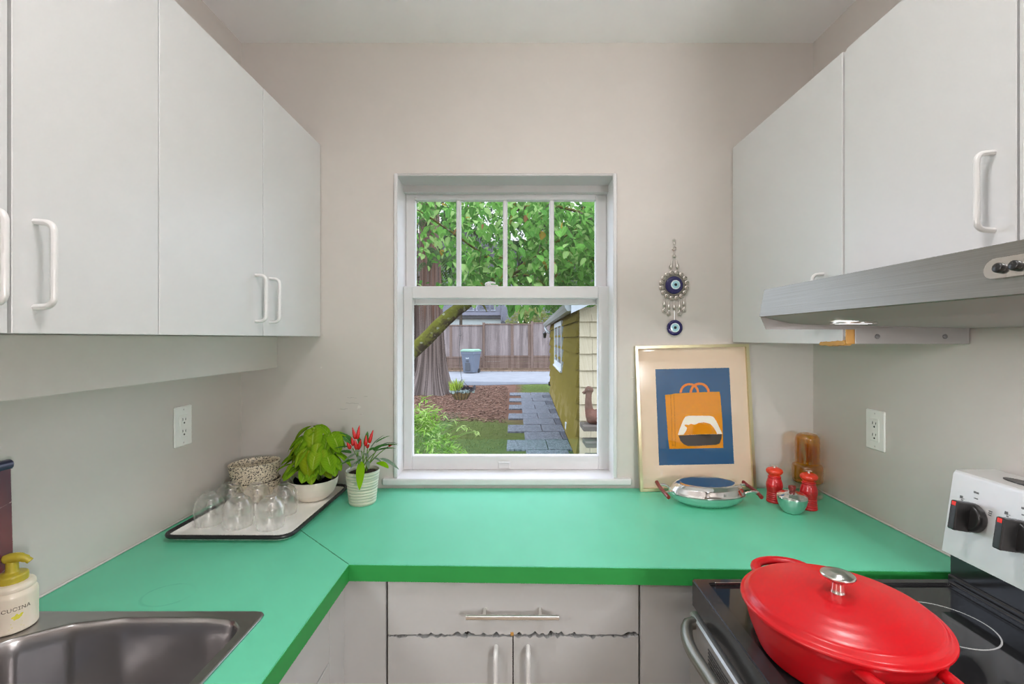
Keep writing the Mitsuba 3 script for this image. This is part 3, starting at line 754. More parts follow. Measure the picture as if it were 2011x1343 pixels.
# crown: large leaves seen from the front
def wpt(px, py, d): return W(px, py, d)
spec = [(618, 838, 1.535, (.02, -.55, -.85), .078, 1), (612, 836, 1.55, (-.75, -.15, -.35), .060, 1), (622, 834, 1.56, (.8, -.1, -.35), .062, 0), (620, 836, 1.56, (.2, .75, -.2), .045, 0),
        (652, 852, 1.53, (.55, -.45, -.55), .060, 0), (650, 850, 1.55, (.75, .2, -.1), .055, 3), (648, 850, 1.54, (-.1, -.8, -.7), .058, 0), (655, 855, 1.56, (.9, 0, -.5), .05, 0),
        (598, 855, 1.54, (-.75, -.35, -.45), .062, 0), (600, 858, 1.53, (-.35, -.75, -.65), .055, 0), (596, 862, 1.55, (-.9, .1, -.5), .055, 3), (594, 868, 1.52, (-.7, -.5, -.6), .066, 2),
        (602, 880, 1.50, (-.45, -.55, -.75), .060, 4), (607, 884, 1.49, (.05, -.5, -.9), .072, 2), (622, 884, 1.48, (-.1, -.55, -.85), .055, 1), (628, 882, 1.49, (.35, -.5, -.8), .050, 1),
        (640, 890, 1.50, (.15, -.4, -.9), .052, 4), (642, 893, 1.49, (.5, -.55, -.7), .056, 0), (650, 893, 1.51, (.75, -.4, -.55), .060, 3), (655, 898, 1.50, (.35, -.5, -.8), .050, 0),
        (660, 890, 1.53, (.9, -.1, -.35), .060, 0), (605, 872, 1.52, (-.15, -.7, -.7), .045, 0), (625, 870, 1.50, (.15, -.8, -.55), .042, 1), (632, 872, 1.50, (-.4, -.7, -.6), .040, 0),
        (590, 880, 1.54, (-.6, -.2, -.8), .062, 2), (590, 890, 1.55, (-.35, -.3, -.9), .050, 5), (615, 895, 1.51, (-.2, -.4, -.9), .045, 3), (630, 898, 1.50, (.05, -.4, -.9), .050, 0),
        (640, 870, 1.54, (.5, -.3, -.5), .050, 3), (612, 856, 1.56, (-.3, .5, .2), .05, 0), (636, 860, 1.58, (.3, .6, .1), .055, 0), (600, 880, 1.58, (-.5, .5, -.2), .055, 3),
        (644, 884, 1.58, (.6, .5, -.2), .055, 3), (624, 878, 1.60, (.1, .8, -.2), .055, 0), (650, 905, 1.49, (.6, -.4, -.8), .045, 0), (622, 846, 1.54, (-.5, -.6, -.1), .03, 1), (617, 842, 1.54, (.3, -.6, .3), .025, 1)]
rs = np.random.RandomState(5)
for (px, py, d, dv, sz_, kd_) in spec:
    basil_leaf(W(px, py, d), dv, sz_ * 1.12, kd_, rs.uniform(-.25, .25))
    if rs.rand() < .6:
        p0 = np.array([wx + rs.uniform(-.02, .02), wy + rs.uniform(-.02, .02), TF + .054])
        p1 = W(px, py, d)
        stems.append(tube(spline([p0, (p0 * .55 + p1 * .45) + [0, .004, .012], p1], 8), [.0018] * 8, 6))
for q in range(46):                                   # outer and lower leaves all round
    a, hgt = rs.uniform(0, 6.28), rs.uniform(0, 1)
    r = .030 + .030 * math.sin(math.pi * min(1, .25 + hgt * .8))
    pos = np.array([wx - .004 + r * math.cos(a), wy - .012 + r * .8 * math.sin(a), TF + .105 + .070 * hgt])
    basil_leaf(pos, (math.cos(a), math.sin(a), -.55 + .4 * rs.rand()), rs.uniform(.040, .056), int(rs.choice([0, 0, 1, 3, 3, 2])), rs.uniform(-.4, .4))
add(ba + '__stem', cat(stems), 'stem_green', True)
lab(ba, 'bushy basil plant with broad green leaves in the white bowl on the tray', 'plant')

# ------------------------------------------------------------------ chili plant
cx, cy = -.512, 1.536
cp = 'chili_plant'
pr = [(0, 0), (.041, 0), (.0425, .003)]
for q in range(11):
    z = .006 + q * .0094; r = .0428 + .0118 * (z / .11)
    pr += [(r + .0012, z + .0018), (r + .0012, z + .0062), (r, z + .0080)]
pr += [(.0555, .1105), (.0535, .112), (.0515, .108), (.044, .02), (0, .018)]
add(cp + '__pot', lathe(rnd(pr, .0015, 3), 64, (cx, cy, ZT)), 'pot_glaze')
def lump(rr, zz, a): return rr
so = lathe([(0, .095), (.050, .096), (.045, .1015), (.03, .105), (0, .107)], 40, (cx, cy, ZT))
v = np.array(so.vertices); v[:, 2] += .005 * (meshkit.fbm(v * 90, 3, 1) - .5); so.vertices = v
add(cp + '__soil', so, 'potting_soil')
def chili(px, py, d, px2, py2, d2, r=.0058):
    a, b_ = W(px, py, d), W(px2, py2, d2)
    m = (a + b_) / 2 + np.array([(px2 - px) * -.00006, 0, 0])
    path = spline([a, m, b_], 14)
    t_ = np.linspace(0, 1, 14)
    rr = r * np.sin(np.pi * np.clip(.30 + .70 * (1 - t_), 0, 1) ** .9) ** .0 * (np.clip((1 - t_) * 1.6, 0, 1) ** .65) * np.clip(.55 + 3 * t_, 0, 1)
    k = add(cp + '__chili', tube(path, np.maximum(rr, .0003), 12), 'chili_red', 60)
    lab(k, 'glossy red chili pepper')
for a in ((698, 862, 1.515, 692, 839, 1.52), (702, 862, 1.51, 706, 835, 1.515), (694, 875, 1.50, 690, 858, 1.50), (700, 882, 1.495, 697, 862, 1.49), (704, 882, 1.50, 709, 862, 1.49),
          (688, 881, 1.50, 681, 868, 1.49, .0062), (718, 876, 1.50, 719, 854, 1.50), (725, 870, 1.52, 733, 844, 1.53), (721, 879, 1.49, 725, 872, 1.48, .0045), (763, 876, 1.53, 770, 874, 1.52, .003)):
    chili(*a)
CL, cuv = leaf(1.0, .30, 9, 2, .25, .25, 0, 1.0, .38)
cls = [mikit.ply(CL, m, True, uv=cuv) for m in ('chili_leaf', 'chili_leaf_gray', 'leaf_lime')]
CL2, cuv2 = leaf(1.0, .55, 9, 2, .25, .15, 0, .9, .38)
cls.append(mikit.ply(CL2, 'leaf_lime', True, uv=cuv2))
cls.append(mikit.ply(CL2, 'chili_leaf', True, uv=cuv2))
cl = [(733, 888, 1.52, (.85, -.05, .38), .075, 0), (735, 886, 1.51, (.7, -.3, .6), .06, 4), (728, 880, 1.53, (.5, .1, .8), .06, 1), (738, 870, 1.55, (.7, .2, .5), .05, 4),
      (745, 900, 1.52, (.95, -.1, -.25), .075, 1), (740, 908, 1.50, (.85, -.45, -.1), .052, 3), (710, 905, 1.47, (.05, -.45, -.8), .088, 2), (692, 878, 1.51, (-.75, -.2, .1), .055, 4),
      (690, 872, 1.54, (-.6, .2, .6), .06, 4), (700, 890, 1.50, (-.55, -.6, -.2), .05, 1), (705, 895, 1.49, (.3, -.8, -.1), .045, 1), (715, 890, 1.49, (.5, -.7, .1), .045, 1), (712, 888, 1.50, (-.2, -.7, .4), .04, 1),
      (698, 902, 1.49, (-.7, -.5, .0), .05, 0), (730, 900, 1.49, (.75, -.6, .2), .05, 1), (722, 905, 1.48, (.3, -.8, -.2), .04, 1), (708, 880, 1.52, (-.2, .2, 1), .05, 0), (716, 876, 1.53, (.2, .2, 1), .05, 0),
      (752, 872, 1.53, (.9, -.05, .25), .055, 1), (740, 880, 1.52, (.9, .1, .35), .07, 0), (690, 890, 1.53, (-.8, .1, .2), .045, 4), (726, 885, 1.50, (.6, -.5, .5), .055, 0), (714, 898, 1.48, (-.35, -.8, -.1), .04, 0), (703, 905, 1.48, (-.5, -.7, -.3), .035, 1)]
for (px, py, d, dv, s_, q) in cl:
    put(cp + '__leaf', cls[q], T(frame_matrix(W(px, py, d), dv, rs.uniform(-.3, .3), s_).tolist()))
sts = []
for (px, py, d) in [(702, 875, 1.51), (716, 875, 1.51), (728, 880, 1.52), (745, 876, 1.53), (692, 880, 1.51), (710, 885, 1.49), (735, 890, 1.51), (722, 878, 1.5), (698, 880, 1.5), (762, 877, 1.53)]:
    p1 = W(px, py, d); p0 = np.array([cx + rs.uniform(-.012, .012), cy + rs.uniform(-.012, .012), ZT + .10])
    sts.append(tube(spline([p0, p0 * .5 + p1 * .5 + [0, 0, .008], p1], 8), np.linspace(.0022, .0012, 8), 6))
add(cp + '__stem', cat(sts), 'stem_green', True)
lab(cp, 'ornamental chili plant with red peppers in ribbed celadon pot below the window', 'plant')

# ------------------------------------------------------------------ framed print
pf = 'framed_print'
PW, PH = .416, .523
ang = math.degrees(math.asin((1.678 - 1.644) / PH))
M0 = np.array(T().translate([.4485, 1.645, ZT + .0005]).rotate([0, 1, 0], -1.15).rotate([1, 0, 0], -ang).matrix, float)
# local: x right, z up, y away from the viewer
def fp(mesh): return xf(mesh, M0)
fo, fi = sbox(0, 0, PW, PH), sbox(.0105, .0105, PW - .0105, PH - .0105)
add(pf + '__frame', fp(extr(fo.difference(fi), .018, 'y', -.004)), 'gold_frame', 20)
add(pf + '__backing', fp(bx(.008, PW - .008, .010, .0135, .008, PH - .008, 0)), 'art_line', False)
add(pf + '__mat_board', fp(bx(.010, PW - .010, .0065, .009, .010, PH - .010, 0)), 'mat_board', False)
U0, U1, V0, V1 = .0735, .344, .090, .4365
pr_ = add(pf + '__print', fp(bx(U0, U1, .0061, .0066, V0, V1, 0)), 'art_blue', False)
def ap(x, y):                                         # print coordinates as measured on the sheet
    return (U0 + (x - 217 - (y - 245) * .028) / 528 * (U1 - U0), V1 - (y - 245) / 692 * (V1 - V0))
def art(poly, layer, m, nm):
    add(pr_ + '__' + nm, fp(extr(poly, .0004, 'y', .0061 - .0004 * layer)), m, False)
bag = Polygon([ap(*q) for q in ((283, 432), (330, 430), (350, 424), (440, 421), (560, 418), (672, 417), (678, 450), (689, 640), (691, 822), (310, 822), (302, 760), (290, 560))])
art(bag, 1, 'art_orange', 'bag')
def arc(cx_, cy_, ro, ri):
    a = np.radians(np.linspace(0, 180, 24))
    o = [ap(cx_ + ro * math.cos(t_), cy_ - ro * 1.0 * math.sin(t_)) for t_ in a]
    i_ = [ap(cx_ + ri * math.cos(t_), cy_ - ri * 1.0 * math.sin(t_)) for t_ in a[::-1]]
    return Polygon(o + i_)
art(arc(457, 420, 70, 53), 2, 'art_handle', 'bag_handle')
art(arc(530, 420, 72, 54), 3, 'art_handle', 'bag_handle')
dome = Polygon([ap(*q) for q in ((370, 723), (382, 685), (408, 622), (424, 594), (450, 586), (600, 590), (625, 598), (645, 628), (672, 690), (686, 722))])
art(dome, 2, 'art_white', 'dome')
art(Polygon([ap(*q) for q in ((410, 722), (432, 690), (436, 672), (418, 655), (424, 648), (450, 654), (462, 644), (490, 652), (520, 640), (560, 636), (600, 648), (620, 668), (640, 700), (648, 721))]), 3, 'art_orange', 'filling')
art(Polygon([ap(*q) for q in ((376, 728), (540, 722), (682, 724), (678, 755), (664, 790), (640, 798), (500, 804), (440, 803), (412, 790), (388, 764))]), 3, 'art_black', 'base_shape')
for xx in ((322, 330), (346, 352)):
    art(LineString([ap(xx[0], 432), ap(xx[1] - 2, 600), ap(xx[1], 800)]).buffer(.0006), 3, 'art_line', 'fold_line')
art(LineString([ap(330, 800), ap(341, 792), ap(352, 806)]).buffer(.0006), 3, 'art_line', 'fold_line')
gk = trimesh.Trimesh([[.0105, .0025, .0105], [PW - .0105, .0025, .0105], [PW - .0105, .0025, PH - .0105], [.0105, .0025, PH - .0105]], [[0, 1, 2], [0, 2, 3]], process=False)
add(pf + '__glass', fp(gk), 'window_glass', False)
lab(pf, 'gold-framed print of an orange bag on blue leaning against the wall', 'picture')

# ------------------------------------------------------------------ evil eye wall ornament
ev = 'wall_ornament'
EX, EY, EZ = .584, YB - .004, CZ + (664 - 560.5) / 532.5
def disc(x, z, r, t0, t1, n=40, dome_=0.0):
    m = lathe(rnd([(0, t0), (r, t0), (r, t1 - dome_), (r * .8, t1 - dome_ * .3), (0, t1)], r * .06), n)
    return xf(m, np.array(T().translate([x, EY, z]).rotate([1, 0, 0], 90).matrix))
hookm = [xf(trimesh.creation.icosphere(2, .0042), np.array(T().translate([EX - .001, EY - .003, EZ + .165]).matrix)), tube([(EX, EY - .001, EZ + .163), (EX, EY - .004, EZ + .15)], .0018, 8),
         tube([(EX + .008 * math.cos(a), EY - .003, EZ + .134 + .0065 * math.sin(a)) for a in np.linspace(0, 2 * math.pi, 20)[:-1]], .0014, 6, closed=True),
         tube([(EX, EY - .003, EZ + .128), (EX, EY - .003, EZ + .112)], .0015, 6), xf(trimesh.creation.icosphere(2, .0060), np.array(T().translate([EX, EY - .003, EZ + .106]).matrix)),
         xf(trimesh.creation.icosphere(1, .003), np.array(T().translate([EX, EY - .003, EZ + .149]).matrix))]
add(ev + '__hanger', cat(hookm), 'silver_old')
drop = [(0, 0), (.0028, .001), (.0062, .008), (.0058, .013), (.003, .020), (.0016, .034), (0, .035)]
def drop_at(x, z, tilt_=0.0, s_=1.0):
    return xf(lathe(rnd(drop, .001), 14), np.array(T().translate([x, EY - .003, z]).rotate([0, 1, 0], tilt_).scale([s_, s_ * .7, s_]).matrix))
for sg in (-1, 1): add(ev + '__link', drop_at(EX + sg * .0135, EZ + .058, -sg * 10, 1.05), 'silver_old')
for q in range(16):
    a = 2 * math.pi * (q + .5) / 16
    x, z = EX + .0475 * math.sin(a), EZ + .0475 * math.cos(a)
    m = cat([disc(x, z, .0086, 0, .004, 18, .001), xf(lathe([(.0062, .003), (.0075, .006), (.0055, .0065), (.0045, .004)], 16), np.array(T().translate([x, EY, z]).rotate([1, 0, 0], 90).matrix)),
             xf(trimesh.creation.icosphere(1, .0032), np.array(T().translate([x, EY - .005, z]).matrix))])
    add(ev + '__rosette', m, 'silver_old')
add(ev + '__back_plate', disc(EX, EZ, .0405, 0, .0025), 'silver_dark')
def eye(x, z, r, ox, oz, ri, key):
    add(key, disc(x, z, r, .001, .0085, 48, .003), 'eye_navy')
    add(key + '__white_ring', disc(x + ox, z + oz, ri, .0075, .0093, 40, .0005), 'eye_white')
    add(key + '__iris', disc(x + ox, z + oz, ri * .78, .009, .0099, 36, .0003), 'eye_aqua')
    add(key + '__pupil', disc(x + ox, z + oz, ri * .30, .0097, .0106, 24, .0003), 'eye_black')
eye(EX - .001, EZ + .0005, .0322, .004, .001, .0172, ev + '__eye')
EZ2 = CZ + (664 - 643.5) / 532.5
for q, (dx, zt) in enumerate(((-.0365, -.081), (-.020, -.091), (0, -.092), (.0195, -.091), (.0355, -.079))):
    add(ev + '__pendant', drop_at(EX + dx, EZ + zt, 0, .98), 'silver_old')
    if q != 2:
        zz = EZ + zt - .013
        add(ev + '__coin', cat([disc(EX + dx, zz, .0082, .001, .004, 20, .001), xf(trimesh.creation.icosphere(1, .003), np.array(T().translate([EX + dx, EY - .0045, zz]).matrix)), tube([(EX + dx, EY - .003, zz + .006), (EX + dx, EY - .003, EZ + zt + .002)], .001, 6)]), 'silver_old')
add(ev + '__cord', tube([(EX, EY - .003, EZ - .092), (EX + .0012, EY - .003, EZ2 + .026)], .0012, 6), 'silver_old')
eye(EX + .001, EZ2, .0285, .0, .0, .0172, ev + '__eye_bead')
lab(ev, 'silver wall hanging with blue evil eye beads above the framed print', 'ornament')

# ------------------------------------------------------------------ silver oval dish
sv = 'serving_dish'
DX, DY = .640, 1.530
bprof = rnd([(0, .001), (.070, .001), (.088, .004), (.108, .015), (.1205, .030), (.1235, .0365), (.1255, .0380), (.1220, .0390), (0, .0390)], .004)
add(sv + '__base', lathe(bprof, 96, (DX, DY, ZT), 1, .66), 'chrome')
lp = rnd([(0, .0393), (.1225, .0393), (.1250, .0405), (.1235, .0425), (.1205, .046), (.112, .0605), (.100, .0690), (.092, .0715), (.0885, .0722), (.0865, .0710), (0, .0712)], .002)
kl = add(sv + '__lid', lathe(lp, 96, (DX, DY, ZT), 1, .66), 'chrome')
for sg in (-1, 1):
    gx = DX + sg * .152
    gz = ZT + .047
    k = add(sv + '__handle', tube(spline([(gx - .002 * sg, DY + .058, gz + .006), (gx, DY + .02, gz + .001), (gx, DY - .02, gz - .001), (gx - .003 * sg, DY - .062, gz - .006)], 14), .0062, 12), 'bakelite', 60)
    lab(k, 'dark red bakelite grip')
    for dy in (-.038, .040):
        add(k + '__bracket', tube(spline([(DX + sg * .112, DY + dy * .7, ZT + .040), (DX + sg * .132, DY + dy * .9, ZT + .050), (gx, DY + dy, gz)], 8), .0042, 8), 'chrome')
lab(sv, 'covered oval chrome serving dish with dark red handles before the framed print', 'serving dish')

# ------------------------------------------------------------------ sugar bowl, mills, decanter
sg_ = 'sugar_bowl'
GX, GY = .874, 1.447
add(sg_ + '__bowl', lathe(rnd([(0, .0005), (.020, .0005), (.0235, .003), (.033, .014), (.0405, .030), (.0435, .046), (.0430, .0535), (0, .0535)], .004), 64, (GX, GY, ZT)), 'chrome')
kl = add(sg_ + '__lid', lathe(rnd([(0, .0538), (.0432, .0538), (.0425, .0560), (.030, .0645), (.012, .0690), (.006, .0715), (0, .0715)], .003), 64, (GX, GY, ZT)), 'chrome')
k = add(kl + '__knob', lathe(rnd([(0, .0712), (.0085, .0712), (.0105, .0755), (.0105, .0835), (.0088, .0855), (0, .0860)], .0015), 32, (GX, GY, ZT)), 'bakelite'); lab(k, 'dark red knob')
lab(sg_, 'small chrome sugar bowl with dark red knob between the red mills', 'sugar bowl')
def mill(key, x, y, label):
    low = [(0, 0), (.0245, 0), (.0252, .003)]
    for q in range(5):
        z = .007 + q * .0062
        low += [(.0246 - q * .0004, z), (.0225 - q * .0003, z + .0016), (.0225 - q * .0003, z + .003), (.0244 - q * .0004, z + .0046)]
    low += [(.0232, .041), (.0252, .052), (.0250, .060), (.0215, .074), (.0188, .080), (.0205, .0825), (.0205, .0855), (.0175, .0875), (0, .0875)]
    add(key + '__body', lathe(rnd(low, .0015, 3), 48, (x, y, ZT)), 'mill_body')
    add(key + '__head', lathe(rnd([(0, .0877), (.0170, .0877), (.0160, .0905), (.0215, .0945), (.0258, .1010), (.0250, .1075), (.019, .1130), (.008, .1150), (0, .1152)], .004, 5), 48, (x, y, ZT)), 'mill_head')
    nut = cat([lathe(rnd([(0, .114), (.0042, .114), (.0030, .118), (.0028, .1205), (0, .1205)], .001), 20, (x, y, ZT)), xf(rbx(-.0095, .0095, -.0022, .0022, .1195, .1238, .0018, 10), np.array(T().translate([x, y, ZT]).rotate([0, 0, 1], -25).matrix))])
    k = add(key + '__nut', nut, 'chrome_soft'); lab(k, 'silver wing nut')
    lab(key, label, 'pepper mill', 'red mills')
mill('pepper_mill', .874, 1.546, 'small red pepper mill beside the framed print')
mill('pepper_mill_001', .949, 1.482, 'small red pepper mill in front of the amber decanter')
dk = 'glass_decanter'
AX, AY = 1.018, 1.598
pr_o = [(0, .046), (.020, .047), (.040, .050), (.0462, .057), (.0472, .065), (.0472, .100), (.0455, .110), (.038, .1155), (.0325, .118), (.0285, .124), (.0285, .176)]
add(dk + '__flask', lathe(rnd(pr_o, .003), 64, (AX, AY, ZT)), 'amber_glass')
k = add(dk + '__foot', lathe(rnd([(0, .001), (.0435, .001), (.0455, .004), (.0470, .052), (.0460, .0555), (.0395, .0490), (.020, .0455), (0, .0450)], .002), 64, (AX, AY, ZT)), 'clear_glass'); lab(k, 'thick clear glass foot')
lab(dk, 'amber glass decanter with clear foot in the counter corner', 'decanter')
cu = [(.0372, .1190), (.0374, .130), (.0374, .190), (.0365, .205), (.030, .2155), (.020, .2195), (.010, .2185), (0, .2170)]
add('tumbler', lathe(rnd(cu, .003), 64, (AX, AY, ZT)), 'amber_glass'); lab('tumbler', 'amber glass tumbler turned over the neck of the decanter', 'tumbler')

# ------------------------------------------------------------------ ceiling lamp of the room, and added fill lamps out of view
for q, (x, y, nm) in enumerate(((.06, .46, 'round white flush ceiling light over the counters'), (.88, -.12, 'added unseen fill light at the ceiling on the stove side, behind the cabinets'))):  # first is the room lamp; second is an added fill light out of view
    k = 'ceiling_light' + ('' if q == 0 else f'_{q:03d}')
    scene[k + '__diffuser'] = mikit.ply(lathe([(0, ZC - .055), (.10, ZC - .05), (.135, ZC - .03), (.14, ZC - .012)], 48, (x, y, 0)), 'handle_white', 30, emitter={'type': 'area', 'radiance': rgb(L_CEIL * (2.3 if q == 0 else .45) * WARM)})
    add(k + '__base', lathe(rnd([(0, ZC - .012), (.15, ZC - .012), (.15, ZC - .001), (0, ZC - .001)], .003), 48, (x, y, 0)), 'paint_trim')
    lab(k, nm, 'ceiling light', 'flush ceiling lights')
k, x, y, z = 'fill_globe', -.915, -.06, 1.64  # unseen globe added to brighten the lower wall opposite
scene[k + '__shade'] = mikit.ply(xf(trimesh.creation.icosphere(3, .085), np.array(T().translate([x, y, z]).matrix)), 'handle_white', True, emitter={'type': 'area', 'radiance': rgb(4.4 * L_CEIL * WARM)})
add(k + '__arm', tube([(x - .084, y, z), (XL, y, z)], .012, 12), 'chrome_soft')
lab(k, 'unseen white globe added as fill light behind the sink side cabinets', 'fill lamp')
k, x, y, z = 'fill_globe_hung', .945, -.85, 1.46  # added globe out of view, fills the lower walls and left counter
scene[k + '__shade'] = mikit.ply(xf(trimesh.creation.icosphere(3, .13), np.array(T().translate([x, y, z]).matrix)), 'handle_white', True, emitter={'type': 'area', 'radiance': rgb(L_FILL * WARM)})
add(k + '__cord', tube([(x, y, z + .129), (x, y, ZC)], .004, 8), 'black_plastic')
lab(k, 'unseen hanging white globe added as fill light behind the stove side', 'pendant lamp')

# ================================================================== outdoors
GZ = CZ - 1.60
EXT = .66                                             # darkens all outdoor colours to offset the raised sky brightness
P0, rgb0 = P, rgb
def P(fn): return P0(lambda p, n, uv: fn(p, n, uv) * EXT)
def rgb(c): return rgb0([x * EXT for x in c])
def ground_col(p, n, uv):
    f = mikit.fbm(p.x * 9, p.y * 9, 0.0, 4)
    g = mikit.fbm(p.x * 40, p.y * 40, 5.0, 2)
    soil = mix((.085, .042, .028), (.19, .10, .068), .55 * f + .45 * g)
    moss = mix((.050, .072, .016), (.12, .165, .040), .5 * f + .5 * g)
    edge = p.y + 1.3 * (mikit.fbm(p.x * 1.3, p.y * 1.3, 2.0) - .5) + .45 * p.x
    near = 1 - sst(8.1, 9.1, edge)
    patch = sst(.0, .35, p.x + .5 * (f - .5)) * sst(13.3, 13.7, p.y)
    return mix(soil, moss, dr.maximum(near * .9, patch))
mat('ground_mat', P(ground_col), .95, spec=.05)
def road_col(p, n, uv):
    f = mikit.fbm(p.x * 3, p.y * 3, 0.0, 4)
    c = mix((.21, .213, .222), (.27, .273, .28), f)
    gut = 1 - sst(16.3, 16.8, p.y + .15 * p.x)
    c = mix(c, (.12, .13, .15), .75 * gut)
    return mix(c, (.12, .10, .08), .7 * sst(.62, .75, mikit.fbm(p.x * 2 + 7, p.y * 2, 3.0)) * sst(20.5, 22.5, p.y))
mat('road_mat', P(road_col), .85, spec=.1)
struct('ground', bx(-40, 40, 1.93, 80, GZ - .3, GZ, 0), 'ground_mat', 'brown bark-mulched garden bed and mossy lawn outside the window', False)
rp = Polygon([(-40, 15.4), (-1, 15.5), (.7, 15.9), (40, 17.0), (40, 22.4), (-40, 22.4)])
struct('road', extr(rp, .02, 'z', GZ - .008), 'road_mat', 'pale grey paved lane behind the garden', False)
mat('verge_mat', P(lambda p, n, uv: mix((.11, .07, .05), (.26, .18, .12), mikit.fbm(p.x * 12, p.y * 12, 1.0, 4))), .95, spec=.05)
vg = in_xz(Polygon([(-40, GZ - .02), (40, GZ - .02), (40, GZ + .13), (-40, GZ + .13)]), 22.4, 26)
struct('verge', cat([vg, bx(-40, 40, 21.9, 22.41, GZ - .02, GZ + .06, .05)]), 'verge_mat', 'brown leaf-littered bank at the foot of the fence')

rs = np.random.RandomState(21)
# bark chips and fallen leaves
chip = bx(-.5, .5, -.22, .22, -.08, .08, 0)
ms = []
while len(ms) < 4200:
    x, y = rs.uniform(-4.2, -.22), rs.uniform(6.2, 15.2)
    if y + .45 * x + 1.3 * (meshkit.fbm(np.array([x * 1.3, y * 1.3, 2.0]), 3) - .5) < 8.2: continue
    ms.append(np.array(T().translate([x, y, GZ + .008]).rotate([0, 0, 1], rs.uniform(0, 360)).rotate([1, 0, 0], rs.uniform(-30, 30)).scale(rs.uniform(.03, .07)).matrix))
mat('bark_chip', P(lambda p, n, uv: mix((.07, .036, .024), (.36, .21, .15), mikit.cell_rand(p.x * 18, p.y * 18))), .9, spec=.1)
add('bark_chips', scatter(chip, ms), 'bark_chip', False)
lab('bark_chips', 'brown bark chips strewn over the garden bed', 'mulch', kind='stuff')
blade, _u = leaf(1.0, .10, 4, 1, .1, .25)
ms = []
while len(ms) < 7000:
    x, y = rs.uniform(-2.6, 1.05), rs.uniform(3.6, 16)
    e = y + .45 * x + 1.3 * (meshkit.fbm(np.array([x * 1.3, y * 1.3, 2.0]), 3) - .5)
    if not ((e < 8.5 and x < -.13) or (13.6 < y < 15.4 and x > .0)): continue
    a = rs.uniform(0, 6.28)
    ms.append(frame_matrix(np.array([x, y, GZ - .002]), (.5 * math.cos(a), .5 * math.sin(a), rs.uniform(.5, 1.2)), rs.uniform(0, 6.28), rs.uniform(.02, .05)))
scene['grass_mat'] = {'type': 'principledthin', 'base_color': P(lambda p, n, uv: mix((.045, .075, .013), (.15, .20, .045), mikit.cell_rand(p.x * 30, p.y * 30))), 'roughness': .6, 'diff_trans': .5, 'spec_trans': 0.0}
add('lawn_grass', scatter(blade, ms), 'grass_mat', False)
lab('lawn_grass', 'short mossy grass beside the paved path', 'grass', kind='stuff')

# paved path
def paver_fn(a, b_):
    def fn(p, n, uv):
        v = mikit.voronoi(p.x * 46, p.y * 46)
        c = mix(a, b_, v[2])
        return mix(c, (.05, .055, .07), 1 - sst(.0, .22, v[1] - v[0]))
    return fn
mat('paver_light', P(paver_fn((.10, .11, .125), (.29, .305, .34))), .8, spec=.2)
mat('paver_dark', P(paver_fn((.06, .066, .08), (.15, .16, .19))), .8, spec=.2)
WA, WB = np.array([.83, 6.05]), np.array([1.03, 13.40])
def wallx(y): return WA[0] + (y - WA[1]) * (WB[0] - WA[0]) / (WB[1] - WA[1])
pth = 'path'
y = 13.30
row = 0
while y > 3.6:
    y0, y1 = y - .608, y - .012
    x = -.165 + .004 * (13.3 - y) * 1.4 if row % 2 == 0 else .145
    ends = []
    first = True
    while x < wallx(y) - .06:
        x1 = min(x + .60, wallx(y) - .045)
        last = wallx(y) - .045 - x1 < .02 and x1 - x < .52
        dz = rs.uniform(-.006, .006)
        if x1 - x > .08:
            add(pth + '__paver', bx(x + .006, x1 - .006, y0, y1, GZ - .03, GZ + .028 + dz, .005), 'paver_dark' if last and row % 2 == 1 or rs.rand() < .06 else 'paver_light')
        x = x1
    y -= .62; row += 1
lab(pth, 'path of square grey aggregate pavers with a stepped edge beside the yellow garage', kind='structure')

# ------------------------------------------------------------------ garage
ga = 'garage'
def shingle_fn(a, b_):
    def fn(p, n, uv):
        g = n_(p.x * 55 + p.y * 55, p.z * 1.2)
        c = mix(a, b_, .5 * g + .5 * mikit.fbm(p.x * 2, p.y * 2, p.z * 2))
        line = 1 - sst(.02, .10, dr.abs(n_(p.x * 70 + p.y * 70, 4.0) - .5))
        return mix(c, (.30, .24, .11), .22 * line)
    return fn
mat('shingle_yellow', P(shingle_fn((.60, .50, .32), (.70, .60, .42))), .75, spec=.2)  # paler than the siding: brighter skylight on this face painted in
mat('siding_yellow', P(lambda p, n, uv: mix(mix((.155, .118, .020), (.185, .142, .028), mikit.fbm(p.x * 2, p.y * 2, p.z * 2)), (.30, .23, .10), .5 * sst(.5, .75, mikit.fbm(p.y * 2.2, p.z * 3, 6.0)) * (1 - sst(-.1, .75, p.z)))), .85, spec=.03)
mat('trim_pale', (.60, .64, .64), .5)
mat('trim_white', (.74, .78, .82), .5)
mat('gutter_mat', (.36, .38, .34), .4)
mat('roof_dark', (.08, .08, .085), .85)
gd = WB - WA; gl_ = np.linalg.norm(gd); gd /= gl_
gn = np.array([-gd[1], gd[0]])                        # out of the side wall, to the path
MG = np.eye(4)                                        # local x along the side wall to the back, y outwards (to the path), z up
MG[:3, 0] = [gd[0], gd[1], 0]; MG[:3, 1] = [gn[0], gn[1], 0]; MG[:3, 3] = [WA[0], WA[1], 0]
def g(mesh):
    q = xf(mesh, MG); return q
EAVE = 1.80
add(ga + '__wall', g(cat([bx(.03, gl_, -.20, -.012, GZ, EAVE + .03, 0), bx(.014, .2, -3.4, -.03, GZ, EAVE, 0)])), 'siding_yellow', False)
zs = [GZ + .02, .160, .380, .600, .822, 1.045, 1.264, 1.484, 1.686, EAVE + .06]
win0, win1 = (8.5 - WA[1]) / gd[1], (10.75 - WA[1]) / gd[1]
